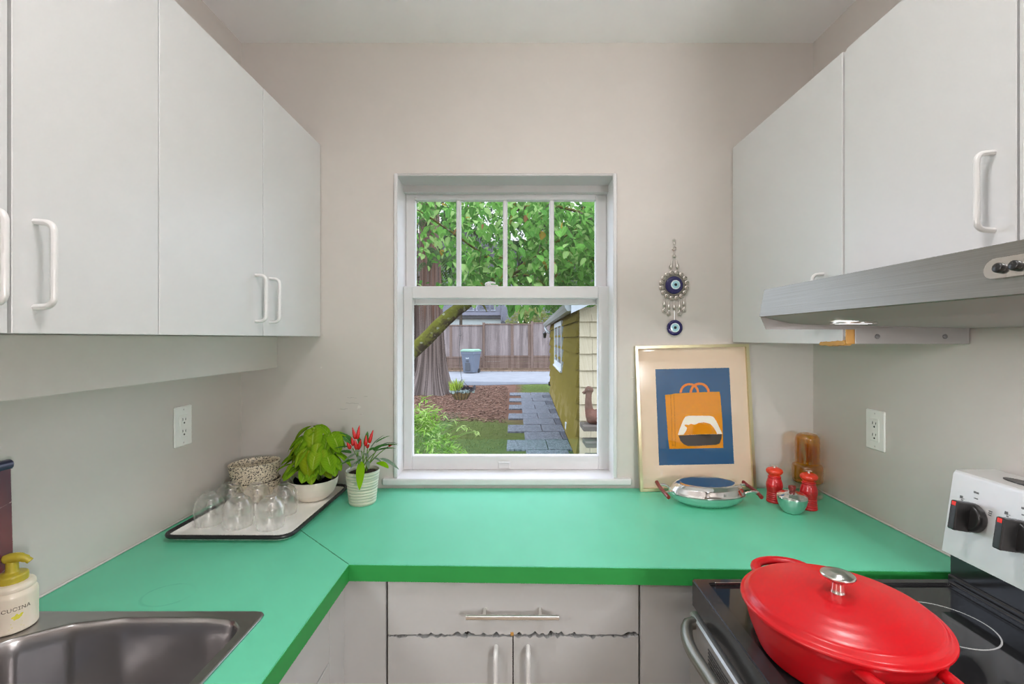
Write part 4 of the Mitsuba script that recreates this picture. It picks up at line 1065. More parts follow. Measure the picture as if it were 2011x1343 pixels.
for z0, z1 in zip(zs[:-1], zs[1:]):                   # lapped courses on the side wall
    cuts = [0.0, 1.2, 2.45, 3.6, 4.72, 6.0, gl_]
    for c0, c1 in zip(cuts[:-1], cuts[1:]):
        z1b = min(z1 + .015, EAVE + .06)
        pr_ = Polygon([(-.02, z0 + .012), (0.036, z0), (-.004, z1b), (-.012, z1b)])
        m = extr(pr_, c1 - c0 - .002, 'x', c0 + .001)
        add(ga + '__siding_board', g(m), 'siding_yellow', False)
for i, (z0, z1) in enumerate(zip(zs[:-1], zs[1:])):   # shingles on the gable end that faces the house
    u = .012
    while u < 1.9:
        wd = rs.uniform(.10, .19)
        zz1 = z1 + .012
        lo = z0 + rs.uniform(-.003, .003)
        pr_ = Polygon([(.02, lo + .012), (-.036, lo), (.002, zz1), (.012, zz1)])
        m = extr(pr_, wd - .003, 'y', -(u + wd))      # polygon in (x, z): x local, extruded along y
        add(ga + '__shingle', g(m), 'shingle_yellow', False)
        u += wd
# gable above the eave
SL = .47
add(ga + '__gable', g(extr(Polygon([(-.03, EAVE), (-3.4, EAVE), (-3.4, EAVE + SL * 1.7), (-1.7, EAVE + SL * 1.67)]), .06, 'x', -.001)), 'shingle_yellow', False)
u = .05
while u < 1.6:                                        # top course of the gable in view
    wd = rs.uniform(.10, .17)
    ztop = lambda t: EAVE + SL * (t - .02)
    m = extr(Polygon([(-u, EAVE - .02), (-(u + wd - .003), EAVE - .02), (-(u + wd - .003), ztop(u + wd)), (-u, ztop(u))]), .012, 'x', -.013)
    add(ga + '__shingle', g(m), 'shingle_yellow', False)
    u += wd
# roof slope towards the path, its fascia, rake board and gutter
rk = -.30
ov = .14
rp_ = Polygon([(ov, EAVE + .085), (-1.75, EAVE + .085 + SL * 1.89), (-1.75, EAVE + .125 + SL * 1.89), (ov, EAVE + .125)])
add(ga + '__roof', g(extr(rp_, gl_ + .55, 'x', rk + .02)), 'roof_dark', False)
rp2 = Polygon([(-1.75, EAVE + .085 + SL * 1.89), (-3.6, EAVE + .085), (-3.6, EAVE + .125), (-1.75, EAVE + .125 + SL * 1.89)])
add(ga + '__roof', g(extr(rp2, gl_ + .55, 'x', rk + .02)), 'roof_dark', False)
rb = Polygon([(ov - .02, EAVE - .022), (-1.75, EAVE - .022 + SL * 1.87), (-1.75, EAVE + .118 + SL * 1.87), (ov - .02, EAVE + .118)])
add(ga + '__rake_board', g(extr(rb, .025, 'x', rk)), 'trim_white', False)
rb2 = Polygon([(-1.75, EAVE - .022 + SL * 1.87), (-3.6, EAVE - .022), (-3.6, EAVE + .118), (-1.75, EAVE + .118 + SL * 1.87)])
add(ga + '__rake_board', g(extr(rb2, .025, 'x', rk)), 'trim_white', False)
add(ga + '__soffit', g(extr(Polygon([(.10, EAVE + .035), (-.02, EAVE + .062), (-.02, EAVE + .08), (.10, EAVE + .07)]), gl_ + .5, 'x', rk + .03)), 'trim_pale', False)
gut = Polygon([(.10, EAVE + .10), (.10, EAVE + .01), (.165, EAVE + .01), (.195, EAVE + .06), (.205, EAVE + .105), (.195, EAVE + .105), (.185, EAVE + .062), (.160, EAVE + .02), (.11, EAVE + .02), (.11, EAVE + .10)])
k = add(ga + '__gutter', g(extr(gut, gl_ + .70, 'x', rk + .06)), 'gutter_mat', False)
add(k + '__end_cap', g(extr(gut.convex_hull, .006, 'x', rk + .055)), 'trim_pale', False)
dsp = [(gl_ + .05, .15, EAVE + .01), (gl_ + .05, .15, EAVE - .05), (gl_ - .10, .10, EAVE - .14), (gl_ - .12, .03, EAVE - .18), (gl_ - .12, .03, GZ + .1)]
add(ga + '__downspout', g(bent(dsp[:4] + [(gl_ + .06, -.03, EAVE - .20)], .032, 10, 5, .06)), 'trim_pale')
# window of the garage
add(ga + '__window', g(cat([bx(win0, win1, .0, .05, .86, .97, .004), bx(win0, win1, .0, .05, 1.70, 1.80, .004), bx(win0, win0 + .11, .0, .048, .97, 1.70, .004), bx(win1 - .11, win1, .0, .048, .97, 1.70, .004),
    bx((win0 + win1) / 2 - .05, (win0 + win1) / 2 + .05, .0, .046, .97, 1.70, .004), bx(win0 - .03, win1 + .03, .0, .075, .825, .865, .006)])), 'trim_pale')
scene['pane_dark'] = {'type': 'principled', 'base_color': rgb((.05, .065, .07)), 'roughness': .06, 'specular': .8}
mid = (win0 + win1) / 2
for a_, b_ in ((win0 + .11, mid - .05), (mid + .05, win1 - .11)):
    add(ga + '__window__pane', g(bx(a_, b_, .020, .028, .97, 1.70, 0)), 'pane_dark', False)
lab(ga + '__window', 'pale framed side window')
add(ga + '__vent_cover', g(bx(1.6, 1.72, .004, .035, -.06, .05, .005)), 'trim_pale')
add(ga + '__tap_box', g(bx(gl_ - .25, gl_ - .15, .0, .07, .10, .21, .01)), 'black_plastic')
add(ga + '__corner_trim', g(bx(-.024, .0, -1.22, -1.17, GZ, EAVE + .55, .004)), 'trim_white')
lab(ga, 'yellow shingled garage with white rake board and gutter along the paved path', 'garage')
wl = 'wall_lantern'
lx, ly = gl_ - .06, .0
add(wl + '__bracket', g(cat([bx(lx - .05, lx + .05, .012, .03, 1.50, 1.68, .004), tube(spline([(lx, .03, 1.64), (lx, .12, 1.67), (lx, .17, 1.63)], 10), .012, 8)])), 'black_enamel')
add(wl + '__lantern', g(xf(lathe(rnd([(0, -.13), (.035, -.13), (.055, 0), (.065, .01), (.02, .05), (0, .055)], .004), 8), np.array(T().translate([lx, .17, 1.60]).matrix))), 'black_enamel')
lab(wl, 'small black wall lantern at the far corner of the garage', 'lantern')

# ------------------------------------------------------------------ fence along the lane
fe = 'fence'
def wood_fn(a, b_, c_):
    def fn(p, n, uv):
        q = mikit.cell_rand(p.x / .139 + .5, 0, 3)
        g_ = n_(p.x * 60, p.z * 2.0)
        c = mix(a, b_, .55 * q + .45 * g_)
        s_ = sst(.5, .8, mikit.fbm(p.x * 7, p.z * 1.2, 2.0))
        return mix(c, c_, .5 * s_)
    return fn
mat('fence_gray', P(wood_fn((.16, .125, .115), (.38, .31, .29), (.43, .36, .33))), .9, spec=.05)
mat('fence_brown', P(wood_fn((.15, .095, .07), (.29, .205, .165), (.12, .08, .065))), .9, spec=.05)
FY = 22.6
zb0 = GZ + .13
def zf(off): return CZ + off * FY / F
posts = [-13.05, -10.75, -8.45, -6.15, -3.85, -1.56, .826, 3.2]
tops = [zf(27)] * 5 + [zf(29.5), zf(32), zf(32)]
for i, x in enumerate(posts):
    add(fe + '__post', bx(x - .06, x + .06, FY - .05, FY + .07, GZ, tops[min(i, len(tops) - 1)] + .03, .008), 'fence_brown')
for i in range(len(posts) - 1):
    x0, x1 = posts[i] + .06, posts[i + 1] - .06
    zt = tops[i] - (.02 if i else .0)
    zlo = zf(-38 + (2 if i > 4 else 0))
    nb = int(round((x1 - x0) / .139))
    for q in range(nb):
        a_, b_ = x0 + (x1 - x0) * q / nb, x0 + (x1 - x0) * (q + 1) / nb
        dy = rs.uniform(0, .008)
        add(fe + '__board', bx(a_ + .0008, b_ - .0008, FY + .0 + dy, FY + .02 + dy, zlo, zt - .06, 0), 'fence_gray' if rs.rand() < .8 else 'fence_brown', False)
    add(fe + '__cap_rail', bx(x0, x1, FY - .03, FY + .05, zt - .06, zt, .006), 'fence_brown')
    add(fe + '__rail', bx(x0, x1, FY - .025, FY + .04, zlo - .04, zlo + .05, .006), 'fence_brown')
    for q in range(3):
        h0 = zb0 - .05 + (zlo - .04 - zb0 + .05) * q / 3
        add(fe + '__kick_board', bx(x0, x1, FY - .005 - .008 * (q % 2), FY + .03, h0 + .006, zb0 - .05 + (zlo - .04 - zb0 + .05) * (q + 1) / 3, .006), 'fence_brown')
lab(fe, 'weathered grey-brown vertical board fence behind the lane', 'fence')

# ------------------------------------------------------------------ wheeled bin
wb_ = 'wheelie_bin'
mat('bin_blue', (.14, .17, .22), .5)
mat('bin_green', (.24, .42, .29), .5)
mat('bin_dark', (.06, .07, .085), .5)
MB = np.array(T().translate([-2.03, 21.0, GZ + .01]).rotate([0, 0, 1], -22).matrix)
def loft(rects):
    rings = []
    for (hx, hy, z, r, ox, oy) in rects:
        q = sbox(-hx, -hy, hx, hy).buffer(-r).buffer(r, 5)
        pts = resample(q, 48); rings.append(np.c_[pts + [ox, oy], np.full(48, z)])
    V = np.vstack(rings + [[rings[0].mean(0)], [rings[-1].mean(0)]])
    f = grid_faces(len(rings), 48)
    k = (len(rings) - 1) * 48
    f = np.vstack([f, [[(j + 1) % 48, j, len(V) - 2] for j in range(48)], [[k + j, k + (j + 1) % 48, len(V) - 1] for j in range(48)]])
    return trimesh.Trimesh(V, f, process=False)
add(wb_ + '__body', xf(loft([(.255, .28, .03, .05, 0, 0), (.27, .30, .10, .05, 0, 0), (.315, .37, .86, .05, 0, 0), (.335, .39, .865, .05, 0, 0), (.335, .39, .99, .05, 0, 0)]), MB), 'bin_blue')
add(wb_ + '__lid', xf(loft([(.345, .42, .985, .06, 0, 0), (.35, .425, 1.01, .06, 0, 0), (.335, .41, 1.06, .08, 0, 0), (.28, .34, 1.095, .10, 0, 0)]), MB), 'bin_green')
lab(wb_ + '__lid', 'pale green lid')
add(wb_ + '__front_panel', xf(bx(-.12, .12, -.345, -.29, .12, .48, .01), MB), 'bin_dark')
add(wb_ + '__label', xf(cat([bx(-.07, .07, -.362, -.345, .52, .60, .005)]), MB), 'bin_dark')
add(wb_ + '__lettering', xf(bx(-.08, .08, -.371, -.35, .665, .70, .003), MB), 'trim_white')
for sg in (-1, 1): add(wb_ + '__wheel', xf(xf(lathe(rnd([(0, -.03), (.10, -.03), (.10, .03), (0, .03)], .012), 24), rotm([0, 1, 0], 90)), MB @ np.array(T().translate([sg * .27, .26, .10]).matrix)), 'black_plastic')
lab(wb_, 'blue-grey wheeled waste bin with green lid before the fence', 'bin')

# ------------------------------------------------------------------ cedar trunk
def bark_fn(p, n, uv):
    a = dr.atan2(p.y - 13.3, p.x + 2.42)
    g_ = mikit.fbm(a * 17, p.z * .9, 1.0, 4)
    c = mix((.06, .042, .035), (.24, .18, .155), sst(.25, .75, g_))
    c = mix(c, (.24, .105, .06), .65 * sst(1.6, 2.4, p.z) * n_(a * 9, p.z * .5))
    return mix(c, (.36, .31, .29), .35 * (1 - sst(-.1, 1.2, p.z)) * g_)
mat('cedar_bark', P(bark_fn), .95, spec=.05)
zz = np.concatenate([np.linspace(GZ - .05, 1.4, 40), np.linspace(1.5, 10, 46)])
def trunk_r(z):
    return .335 - .012 * (z - 1) + .52 * np.exp(-np.maximum(z - GZ, 0) / .62) * .55
def cedar(rr, z, a):
    fl = 1 + (.16 * np.sin(5 * a + 1.0) + .10 * np.sin(8 * a + 2.2)) * np.exp(-np.maximum(z - GZ, 0) / .8)
    q = np.stack(np.broadcast_arrays(np.cos(a) * 3.2, np.sin(a) * 3.2, z * .45), -1)
    rid = meshkit.fbm(np.stack(np.broadcast_arrays(np.cos(a) * 9, np.sin(a) * 9, z * .8), -1), 3, 4)
    return rr * fl * (1 + .10 * (meshkit.fbm(q, 3, 8) - .5) + .09 * (rid - .5))
trk = lathe([(trunk_r(z), z) for z in zz], 128, (-2.42, 13.3, 0), fn=cedar)
v = np.array(trk.vertices); v[:, 0] += -.02 * np.maximum(v[:, 2] - 1, 0); trk.vertices = v
ce = 'cedar_tree'
add(ce + '__trunk', trk, 'cedar_bark', True)
trk2 = lathe([(trunk_r(z) * .72, z) for z in zz], 64, (-3.12, 13.7, 0), fn=lambda rr, z, a: cedar(rr, z, a + 2))
mat('foliage_deep', (.022, .050, .018), .8, spec=.1, two=True)
def spray_mesh():
    parts = []
    for k in range(7):
        y = .1 + .13 * k
        for s_ in (-1, 1):
            L, _ = leaf(.26 * (1 - .08 * k), .07, 4, 1, .1, .35)
            parts.append(xf(L, frame_matrix(np.array([0, y, -.10 * y * y]), (s_ * .8, .6, -.25), 0)))
    L, _ = leaf(1.0, .05, 6, 1, .1, .12); parts.append(L)
    return cat(parts)
spr = spray_mesh()
def leafmat2(name, a, b_, trans=.5, rough=.5, freq=12.0):
    scene[name] = {'type': 'principledthin', 'base_color': P(lambda p, n, uv: mix(a, b_, mikit.cell_rand(p.x * freq, p.y * freq, p.z * freq))), 'roughness': rough, 'diff_trans': trans, 'spec_trans': 0.0}
leafmat2('needle_dark', (.030, .065, .022), (.075, .13, .045), .4)
ms = []
for q in range(420):
    z = rs.uniform(3.2, 10); a = rs.uniform(0, 6.28); r = rs.uniform(.3, 2.6) * (1.15 - (z - 3) / 9)
    ms.append(frame_matrix(np.array([-2.45 + r * math.cos(a), 13.3 + r * math.sin(a), z - .25 * r]), (math.cos(a), math.sin(a), rs.uniform(-.9, -.2)), rs.uniform(-.4, .4), rs.uniform(.5, 1.0)))
add(ce + '__foliage', scatter(spr, ms), 'needle_dark', False)
lab(ce, 'large cedar with ridged grey-brown trunk on the bark bed', 'tree')
# ------------------------------------------------------------------ second dark trunk beside the cedar
tr2 = 'cedar_tree_001'
add(tr2 + '__trunk', trk2, 'cedar_bark', True)
lab(tr2, 'darker second trunk half hidden behind the large cedar', 'tree')

# ------------------------------------------------------------------ leafy tree with the mossy limb
def moss_fn(p, n, uv):
    f = mikit.fbm(p.x * 9, p.y * 9, p.z * 9, 4)
    c = mix((.045, .033, .02), (.105, .105, .014), sst(.30, .55, f + .25 * n.z))
    c = mix(c, (.16, .165, .03), .6 * sst(.55, .75, mikit.fbm(p.x * 24, p.y * 24, p.z * 24)))
    return mix(c, (.30, .30, .22), sst(.64, .74, mikit.fbm(p.x * 17 + 5, p.y * 17, p.z * 17, 2)) * .7)
mat('moss_bark', P(moss_fn), .95, spec=.05)
mat('twig_mat', (.085, .065, .045), .9, spec=.05)
lt = 'leafy_tree'
def limb(pts, r, n=12, m=28):
    t_ = tube(spline(pts, m), np.interp(np.linspace(0, 1, m), np.linspace(0, 1, len(r)), r), n)
    v = np.array(t_.vertices)
    nn_ = np.array(t_.vertex_normals)
    v = v + nn_ * (.028 * (meshkit.fbm(v * 9, 4, 3) - .5))[:, None]
    t_.vertices = v
    return t_
A1, A2, A3, A4 = W(800, 700, 5.5), W(850, 652, 5.6), W(893, 612, 5.8), W(922, 592, 6.0)
add(lt + '__trunk', limb([(-2.5, 5.2, GZ - .05), (-2.15, 5.3, .55), A1, A2, A3, A4, W(938, 578, 6.1), (-.30, 6.5, 2.35), (-.10, 6.9, 3.1), (.1, 7.2, 3.9)], [.16, .13, .105, .092, .085, .075, .045, .034, .024, .012], 18, 90), 'moss_bark', True)
for pts, r in (([A4, W(940, 591, 6.0), W(958, 586, 5.9), W(985, 560, 5.9), (.35, 6.0, 2.6), (.9, 6.2, 3.0)], [.055, .04, .032, .026, .018, .008]), ([W(938, 588, 6.0), W(948, 598, 5.95), W(956, 612, 5.9)], [.018, .014, .006]),
               ([W(905, 600, 5.9), W(880, 590, 5.7), W(860, 600, 5.6)], [.02, .012, .006]), ([(-.30, 6.35, 2.5), (-.9, 6.0, 2.9), (-1.6, 5.8, 3.3)], [.018, .013, .006]), ([(-.05, 6.6, 3.3), (.6, 6.4, 3.3), (1.3, 6.4, 3.0)], [.028, .02, .008]),
               ([W(985, 560, 5.9), W(1030, 540, 5.7), W(1070, 560, 5.6)], [.022, .014, .006]), ([(.35, 6.0, 2.6), (.7, 5.6, 2.5), (1.1, 5.4, 2.3)], [.016, .012, .005])):
    add(lt + '__branch', limb(pts, r, 10), 'moss_bark', True)
leafmat('tree_leaf_a', vein((.07, .21, .032), (.085, .25, .04), (.22, .38, .12)), .3, .6)
leafmat('tree_leaf_b', vein((.16, .40, .065), (.18, .44, .075), (.36, .56, .19)), .3, .7)
leafmat('tree_leaf_c', vein((.40, .62, .19), (.38, .60, .17), (.56, .74, .36)), .3, .9)
leafmat('tree_leaf_d', vein((.42, .30, .04), (.40, .22, .04), (.44, .36, .10)), .5, .8)
leafmat('tree_leaf_e', vein((.34, .16, .07), (.28, .12, .06), (.38, .22, .12)), .5, .6)
TL, tuv = leaf(1.0, .60, 6, 1, .16, .20, 0, .9, .36)
tls = {c_: mikit.ply(TL, 'tree_leaf_' + c_, True, uv=tuv) for c_ in 'abcde'}
rs = np.random.RandomState(33)
cl_pts = []
def canopy_pt():
    """a point of the crown: the hull of the tree's twigs, hanging lower towards the middle"""
    while True:
        x, y, z = rs.uniform(-2.2, 2.1), rs.uniform(4.9, 8.4), rs.uniform(1.95, 4.3)
        lo = 2.12 + .10 * math.sin(3 * x + y) + (.18 if x < -.35 else 0) - (.26 if .0 < x < .62 and y < 6.6 else 0)
        if x < -.85: lo += .12
        if x > .95: lo += .10
        if z < lo or z > 1.58 + .315 * y or abs(x) > .225 * y + .35 or (x < -.11 * y and rs.rand() < .5 + .35 * (z < 2.9)): continue
        if meshkit.noise(np.array([x * 1.6, y * 1.6, z * 1.6]), 9) < .30: continue
        return np.array([x, y, z])
cands = []
clusters = []
while len(cands) < 5600:
    c0 = canopy_pt()
    clusters.append(c0)
    az = -1.57 + rs.normal(0, .9) if rs.rand() < .65 else rs.uniform(0, 6.28)
    for q in range(rs.randint(4, 8)):
        a = az + rs.uniform(-1.6, 1.6)
        p_ = c0 + rs.normal(0, .075, 3)
        d_ = (.75 * math.cos(a), .75 * math.sin(a), rs.uniform(-1.3, .1))
        cands.append((p_, d_, rs.uniform(.085, .145), rs.uniform(-.7, .7), rs.rand()))
for (px, py, d) in [(990, 590, 5.5), (1000, 600, 5.5), (1010, 605, 5.6), (1022, 600, 5.4), (1030, 612, 5.4), (1042, 606, 5.5), (1050, 596, 5.6), (1060, 600, 5.5), (1068, 604, 5.4), (1075, 598, 5.6), (1035, 592, 5.5), (1015, 590, 5.6),
                    (1048, 618, 5.4), (1062, 590, 5.5), (1005, 612, 5.5), (880, 588, 5.6), (866, 592, 5.6), (930, 598, 5.9), (976, 588, 5.7), (1025, 622, 5.5), (1055, 610, 5.4)]:
    cands.append((W(px, py - 8, d), (rs.uniform(-.5, .6), rs.uniform(-.6, .2), -.8), rs.uniform(.11, .15), rs.uniform(-.5, .5), rs.rand()))
vis = [(abs((p_[0] / p_[1] * F + CX) - 992) < 190 and 380 < CY - (p_[2] - CZ) / p_[1] * F < 640, p_[1], i) for i, (p_, *_r) in enumerate(cands)]
order = sorted(range(len(cands)), key=lambda i: (not vis[i][0], -cands[i][2] / cands[i][0][1]))
pick = set(order[:285])
bulk = {c_: [] for c_ in 'abcde'}
for i, (p_, d_, L_, ro, u_) in enumerate(cands):
    c_ = 'a' if u_ < .40 else 'b' if u_ < .78 else 'c' if u_ < .98 else 'd' if u_ < .992 else 'e'
    M = frame_matrix(p_, d_, ro, L_)
    if i in pick: put(lt + '__leaf', tls[c_], T(M.tolist()))
    else: bulk[c_].append(M)
for c_ in 'abcde':
    sm = scatter(TL, bulk[c_])
    k = add(lt + '__foliage', sm, 'tree_leaf_' + c_, True, uv=np.tile(tuv, (len(bulk[c_]), 1)))
    labels[k] = {'kind': 'stuff'}
tw = []
for c0 in clusters[::5]:
    tw.append(tube([c0 + [.02, .0, .10], c0 + rs.normal(0, .05, 3), c0 + rs.normal(0, .09, 3) - [0, 0, .06]], [.005, .004, .002], 5))
k = add(lt + '__twigs', cat(tw), 'twig_mat', False); labels[k] = {'kind': 'stuff'}
lab(lt, 'broad-leaved tree with a mossy leaning limb just outside the window', 'tree')

# ------------------------------------------------------------------ hanging basket
hb = 'hanging_basket'
HX, HY = W(905, 0, 5.9)[0], 5.9
hz0, hz1 = CZ - (784 - CY) * 5.9 / F, CZ - (768 - CY) * 5.9 / F
bk = [(0, hz0), (.070, hz0), (.082, hz0 + .012)]
zt_ = hz1
def coir(p, n, uv): return mix((.13, .075, .030), (.34, .22, .10), mikit.fbm(p.x * 60, p.y * 60, p.z * 22))
mat('coir', P(coir), .95, spec=.05)
add(hb + '__liner', lathe(rnd([(0, hz0), (.075, hz0), (.105, hz0 + .05), (.128, zt_), (.120, zt_), (.10, zt_ - .02), (0, zt_ - .02)], .008), 40, (HX, HY, 0), fn=lambda r, z, a: r * (1 + .03 * np.sin(a * 11))), 'coir')
for q in range(14):
    a = q * 2 * math.pi / 14
    add(hb + '__wire_rib', tube([(HX + .078 * math.cos(a), HY + .078 * math.sin(a), hz0 - .002), (HX + .109 * math.cos(a), HY + .109 * math.sin(a), hz0 + .05), (HX + .133 * math.cos(a), HY + .133 * math.sin(a), zt_)], .0028, 5), 'black_plastic')
add(hb + '__rim', tube([(HX + .134 * math.cos(a), HY + .134 * math.sin(a), zt_) for a in np.linspace(0, 2 * math.pi, 32)[:-1]], .004, 6, closed=True), 'black_plastic')
hook = W(906, 612, 5.9)
mid_ = W(904, 658, 5.9)
add(hb + '__chain', cat([tube(spline([hook, W(903, 640, 5.9), mid_], 8), .0028, 5), tube(spline([mid_, W(902, 690, 5.9), W(907, 745, 5.9)], 8), .0028, 5), tube(spline([mid_ + [-.02, 0, .01], mid_ + [0, 0, -.012], mid_ + [.02, 0, .012]], 6), .0025, 5),
                         *[tube([W(907, 745, 5.9), (HX + .134 * math.cos(a), HY + .134 * math.sin(a), zt_)], .0022, 5) for a in (.3, 2.4, 4.5)]]), 'black_plastic')
lab(hb, 'coir-lined hanging basket on a wire below the mossy limb', 'basket')
leafmat2('lime_blade', (.34, .50, .05), (.58, .68, .11), .6, .5, 40)
leafmat2('silver_leaf', (.38, .47, .44), (.60, .68, .65), .4, .6, 40)
mat('purple_leaf', (.020, .016, .024), .5, two=True)
ms = [frame_matrix(np.array([HX - .055 + rs.normal(0, .028), HY + rs.normal(0, .04), zt_ - .02]), (rs.normal(-.1, .3), rs.normal(0, .3), 1), rs.uniform(0, 6), rs.uniform(.10, .19)) for _ in range(90)]
add('grass_tuft__foliage', scatter(blade, ms), 'lime_blade', False); labels['grass_tuft__foliage'] = {'kind': 'stuff'}; lab('grass_tuft', 'yellow-green grass tuft growing in the hanging basket', 'plant')
ms = [frame_matrix(np.array([HX + .015 + rs.normal(0, .055), HY - .04 + rs.normal(0, .05), zt_ - .012]), (rs.normal(0, .8), rs.normal(-.3, .8), .7), rs.uniform(0, 6), rs.uniform(.03, .06)) for _ in range(150)]
add('silver_plant__foliage', scatter(TL, ms), 'silver_leaf', False); labels['silver_plant__foliage'] = {'kind': 'stuff'}; lab('silver_plant', 'silvery low plant spilling over the hanging basket rim', 'plant')
ms = [frame_matrix(np.array([HX + .06 + rs.normal(0, .035), HY + rs.normal(0, .03), zt_ + .0]), (rs.normal(.5, .6), rs.normal(-.1, .5), .6), rs.uniform(0, 6), rs.uniform(.04, .085)) for _ in range(70)]
add('purple_plant__foliage', scatter(TL, ms), 'purple_leaf', False); labels['purple_plant__foliage'] = {'kind': 'stuff'}; lab('purple_plant', 'dark purple plant on one side of the hanging basket', 'plant')

# ------------------------------------------------------------------ bush below the window
bu = 'garden_bush'
leafmat2('bush_leaf', (.22, .46, .04), (.52, .78, .16), 1.0, .45, 25)
leafmat2('bush_leaf_pale', (.46, .66, .17), (.72, .86, .34), 1.0, .45, 25)
BL, _ = leaf(1.0, .20, 5, 1, .2, .35)
ms, ms2, sts = [], [], []
for q in range(330):
    a, r = rs.uniform(0, 6.28), .62 * math.sqrt(rs.rand())
    x, y_ = -1.22 + 1.15 * r * math.cos(a), 4.55 + .75 * r * math.sin(a)
    zt2 = .74 - .55 * (r / .62) ** 2 * .7 + rs.normal(0, .07)
    if x > -.75: zt2 -= .10
    tip_ = np.array([x, y_, zt2])
    root = np.array([-1.2 + .35 * (x + 1.2), 4.6 + .3 * (y_ - 4.6), GZ])
    if q % 3 == 0: sts.append(tube(spline([root, root * .45 + tip_ * .55 + [0, 0, .04], tip_], 7), [.004, .004, .0035, .003, .0025, .002, .0015], 5))
    for w_ in range(13):
        b_ = rs.uniform(0, 6.28)
        (ms2 if rs.rand() < .3 else ms).append(frame_matrix(tip_ + rs.normal(0, .018, 3), (math.cos(b_), math.sin(b_), rs.uniform(-.5, .8)), rs.uniform(-.5, .5), rs.uniform(.04, .095)))
for (px, py, d, bx2) in ((905, 838, 4.6, .2), (918, 842, 4.5, .25), (878, 835, 4.6, .15), (895, 825, 4.7, .1), (940, 850, 4.6, .3), (852, 806, 4.6, 0), (935, 848, 4.5, .3), (828, 810, 4.6, 0), (870, 815, 4.6, .1)):
    tip_ = W(px, py, d); root = np.array([-1.0 + bx2, 4.6, .30])
    sts.append(tube(spline([root, root * .35 + tip_ * .65 + [0, 0, .07], tip_], 10), np.linspace(.004, .0018, 10), 5))
    for w_ in range(9):
        b_ = rs.uniform(0, 6.28)
        ms2.append(frame_matrix(tip_ + rs.normal(0, .008, 3), (math.cos(b_), math.sin(b_), rs.uniform(-.6, .5)), rs.uniform(-.5, .5), rs.uniform(.04, .08)))
k = add(bu + '__foliage', scatter(BL, ms), 'bush_leaf', False); labels[k] = {'kind': 'stuff'}
k = add(bu + '__foliage', scatter(BL, ms2), 'bush_leaf_pale', False); labels[k] = {'kind': 'stuff'}
k = add(bu + '__stems', cat(sts), 'stem_green', True); labels[k] = {'kind': 'stuff'}
lab(bu, 'bright green bush with narrow leaves at the bottom of the window', 'bush')

# ------------------------------------------------------------------ wooden steps and terracotta duck
mat('old_wood', P(lambda p, n, uv: mix((.08, .07, .055), (.23, .20, .165), mikit.fbm(p.x * 3, p.y * 40, p.z * 40))), .9, spec=.05)
ws = 'wooden_steps'
trd = [(.752, 5.06, 5.34, .492), (.775, 5.02, 5.30, .318), (.795, 4.98, 5.26, .150)]
for (x, y0, y1, z) in trd:
    ya = (y0 + y1) / 2
    add(ws + '__tread', cat([bx(x, 1.9, y0, ya - .004, z - .055, z, .004)]), 'old_wood')
    add(ws + '__tread', cat([bx(x, 1.9, ya + .004, y1, z - .055, z, .004)]), 'old_wood')
for x in (1.05, 1.70):
    add(ws + '__post', bx(x, x + .05, 5.03, 5.30, GZ, .437, .004), 'old_wood')
lab(ws, 'weathered wooden steps in front of the garage gable', 'steps')
mat('terracotta', P(lambda p, n, uv: mix((.12, .068, .046), (.25, .145, .105), mikit.fbm(p.x * 18, p.y * 18, p.z * 18, 4))), .85, spec=.1)
def ball(x, y_, z, r): return m3.Manifold.sphere(r, 28).translate([x, y_, z])
dky, dz = 5.2, .492
def chain(pts):
    out = m3.Manifold()
    for a_, b_ in zip(pts[:-1], pts[1:]): out = out + m3.Manifold.batch_hull([ball(*a_), ball(*b_)])
    return out
bodyd = m3.Manifold.batch_hull([ball(.90, dky, dz + .085, .082), ball(1.02, dky, dz + .088, .088), ball(1.14, dky, dz + .10, .06), ball(.86, dky, dz + .06, .055), ball(1.0, dky, dz + .045, .045)])
neck = chain([(.86, dky, dz + .09, .062), (.835, dky, dz + .17, .046), (.828, dky, dz + .26, .036), (.832, dky, dz + .335, .034), (.838, dky, dz + .375, .036)])
head = m3.Manifold.batch_hull([ball(.832, dky, dz + .388, .042), ball(.850, dky, dz + .386, .036), ball(.815, dky, dz + .378, .028)])
tail = chain([(1.12, dky, dz + .11, .05), (1.19, dky, dz + .155, .030), (1.24, dky, dz + .20, .012)])
duck = tm((bodyd + neck + head + tail).refine_to_length(.014))
duck = trimesh.Trimesh(duck.vertices, duck.faces, process=True)
trimesh.smoothing.filter_taubin(duck, iterations=14)
dkk = 'duck_figurine'
add(dkk + '__body', duck, 'terracotta', True)
beak = m3.Manifold.batch_hull([ball(.800, dky, dz + .372, .016), ball(.765, dky, dz + .357, .008), ball(.768, dky + .008, dz + .357, .006), ball(.768, dky - .008, dz + .357, .006)])
add(dkk + '__beak', tm(beak), 'terracotta', True)
lowb = m3.Manifold.batch_hull([ball(.802, dky, dz + .352, .010), ball(.775, dky, dz + .342, .005)])
add(dkk + '__lower_beak', tm(lowb), 'terracotta', True)
for sg in (-1, 1):
    wg = [xf(tube(spline([(.90 + .02 * q, dky + sg * (.078 - .002 * q), dz + .05 + .028 * q), (1.00, dky + sg * .090, dz + .035 + .028 * q), (1.10, dky + sg * .072, dz + .07 + .026 * q)], 12), [.006] * 12, 6), np.eye(4)) for q in range(4)]
    add(dkk + '__wing', cat(wg), 'terracotta', True)
    add(dkk + '__eye', tm(ball(.824, dky + sg * .037, dz + .392, .006)), 'gray_mark', True)
lab(dkk, 'long-necked terracotta duck figurine on the top wooden step', 'figurine')

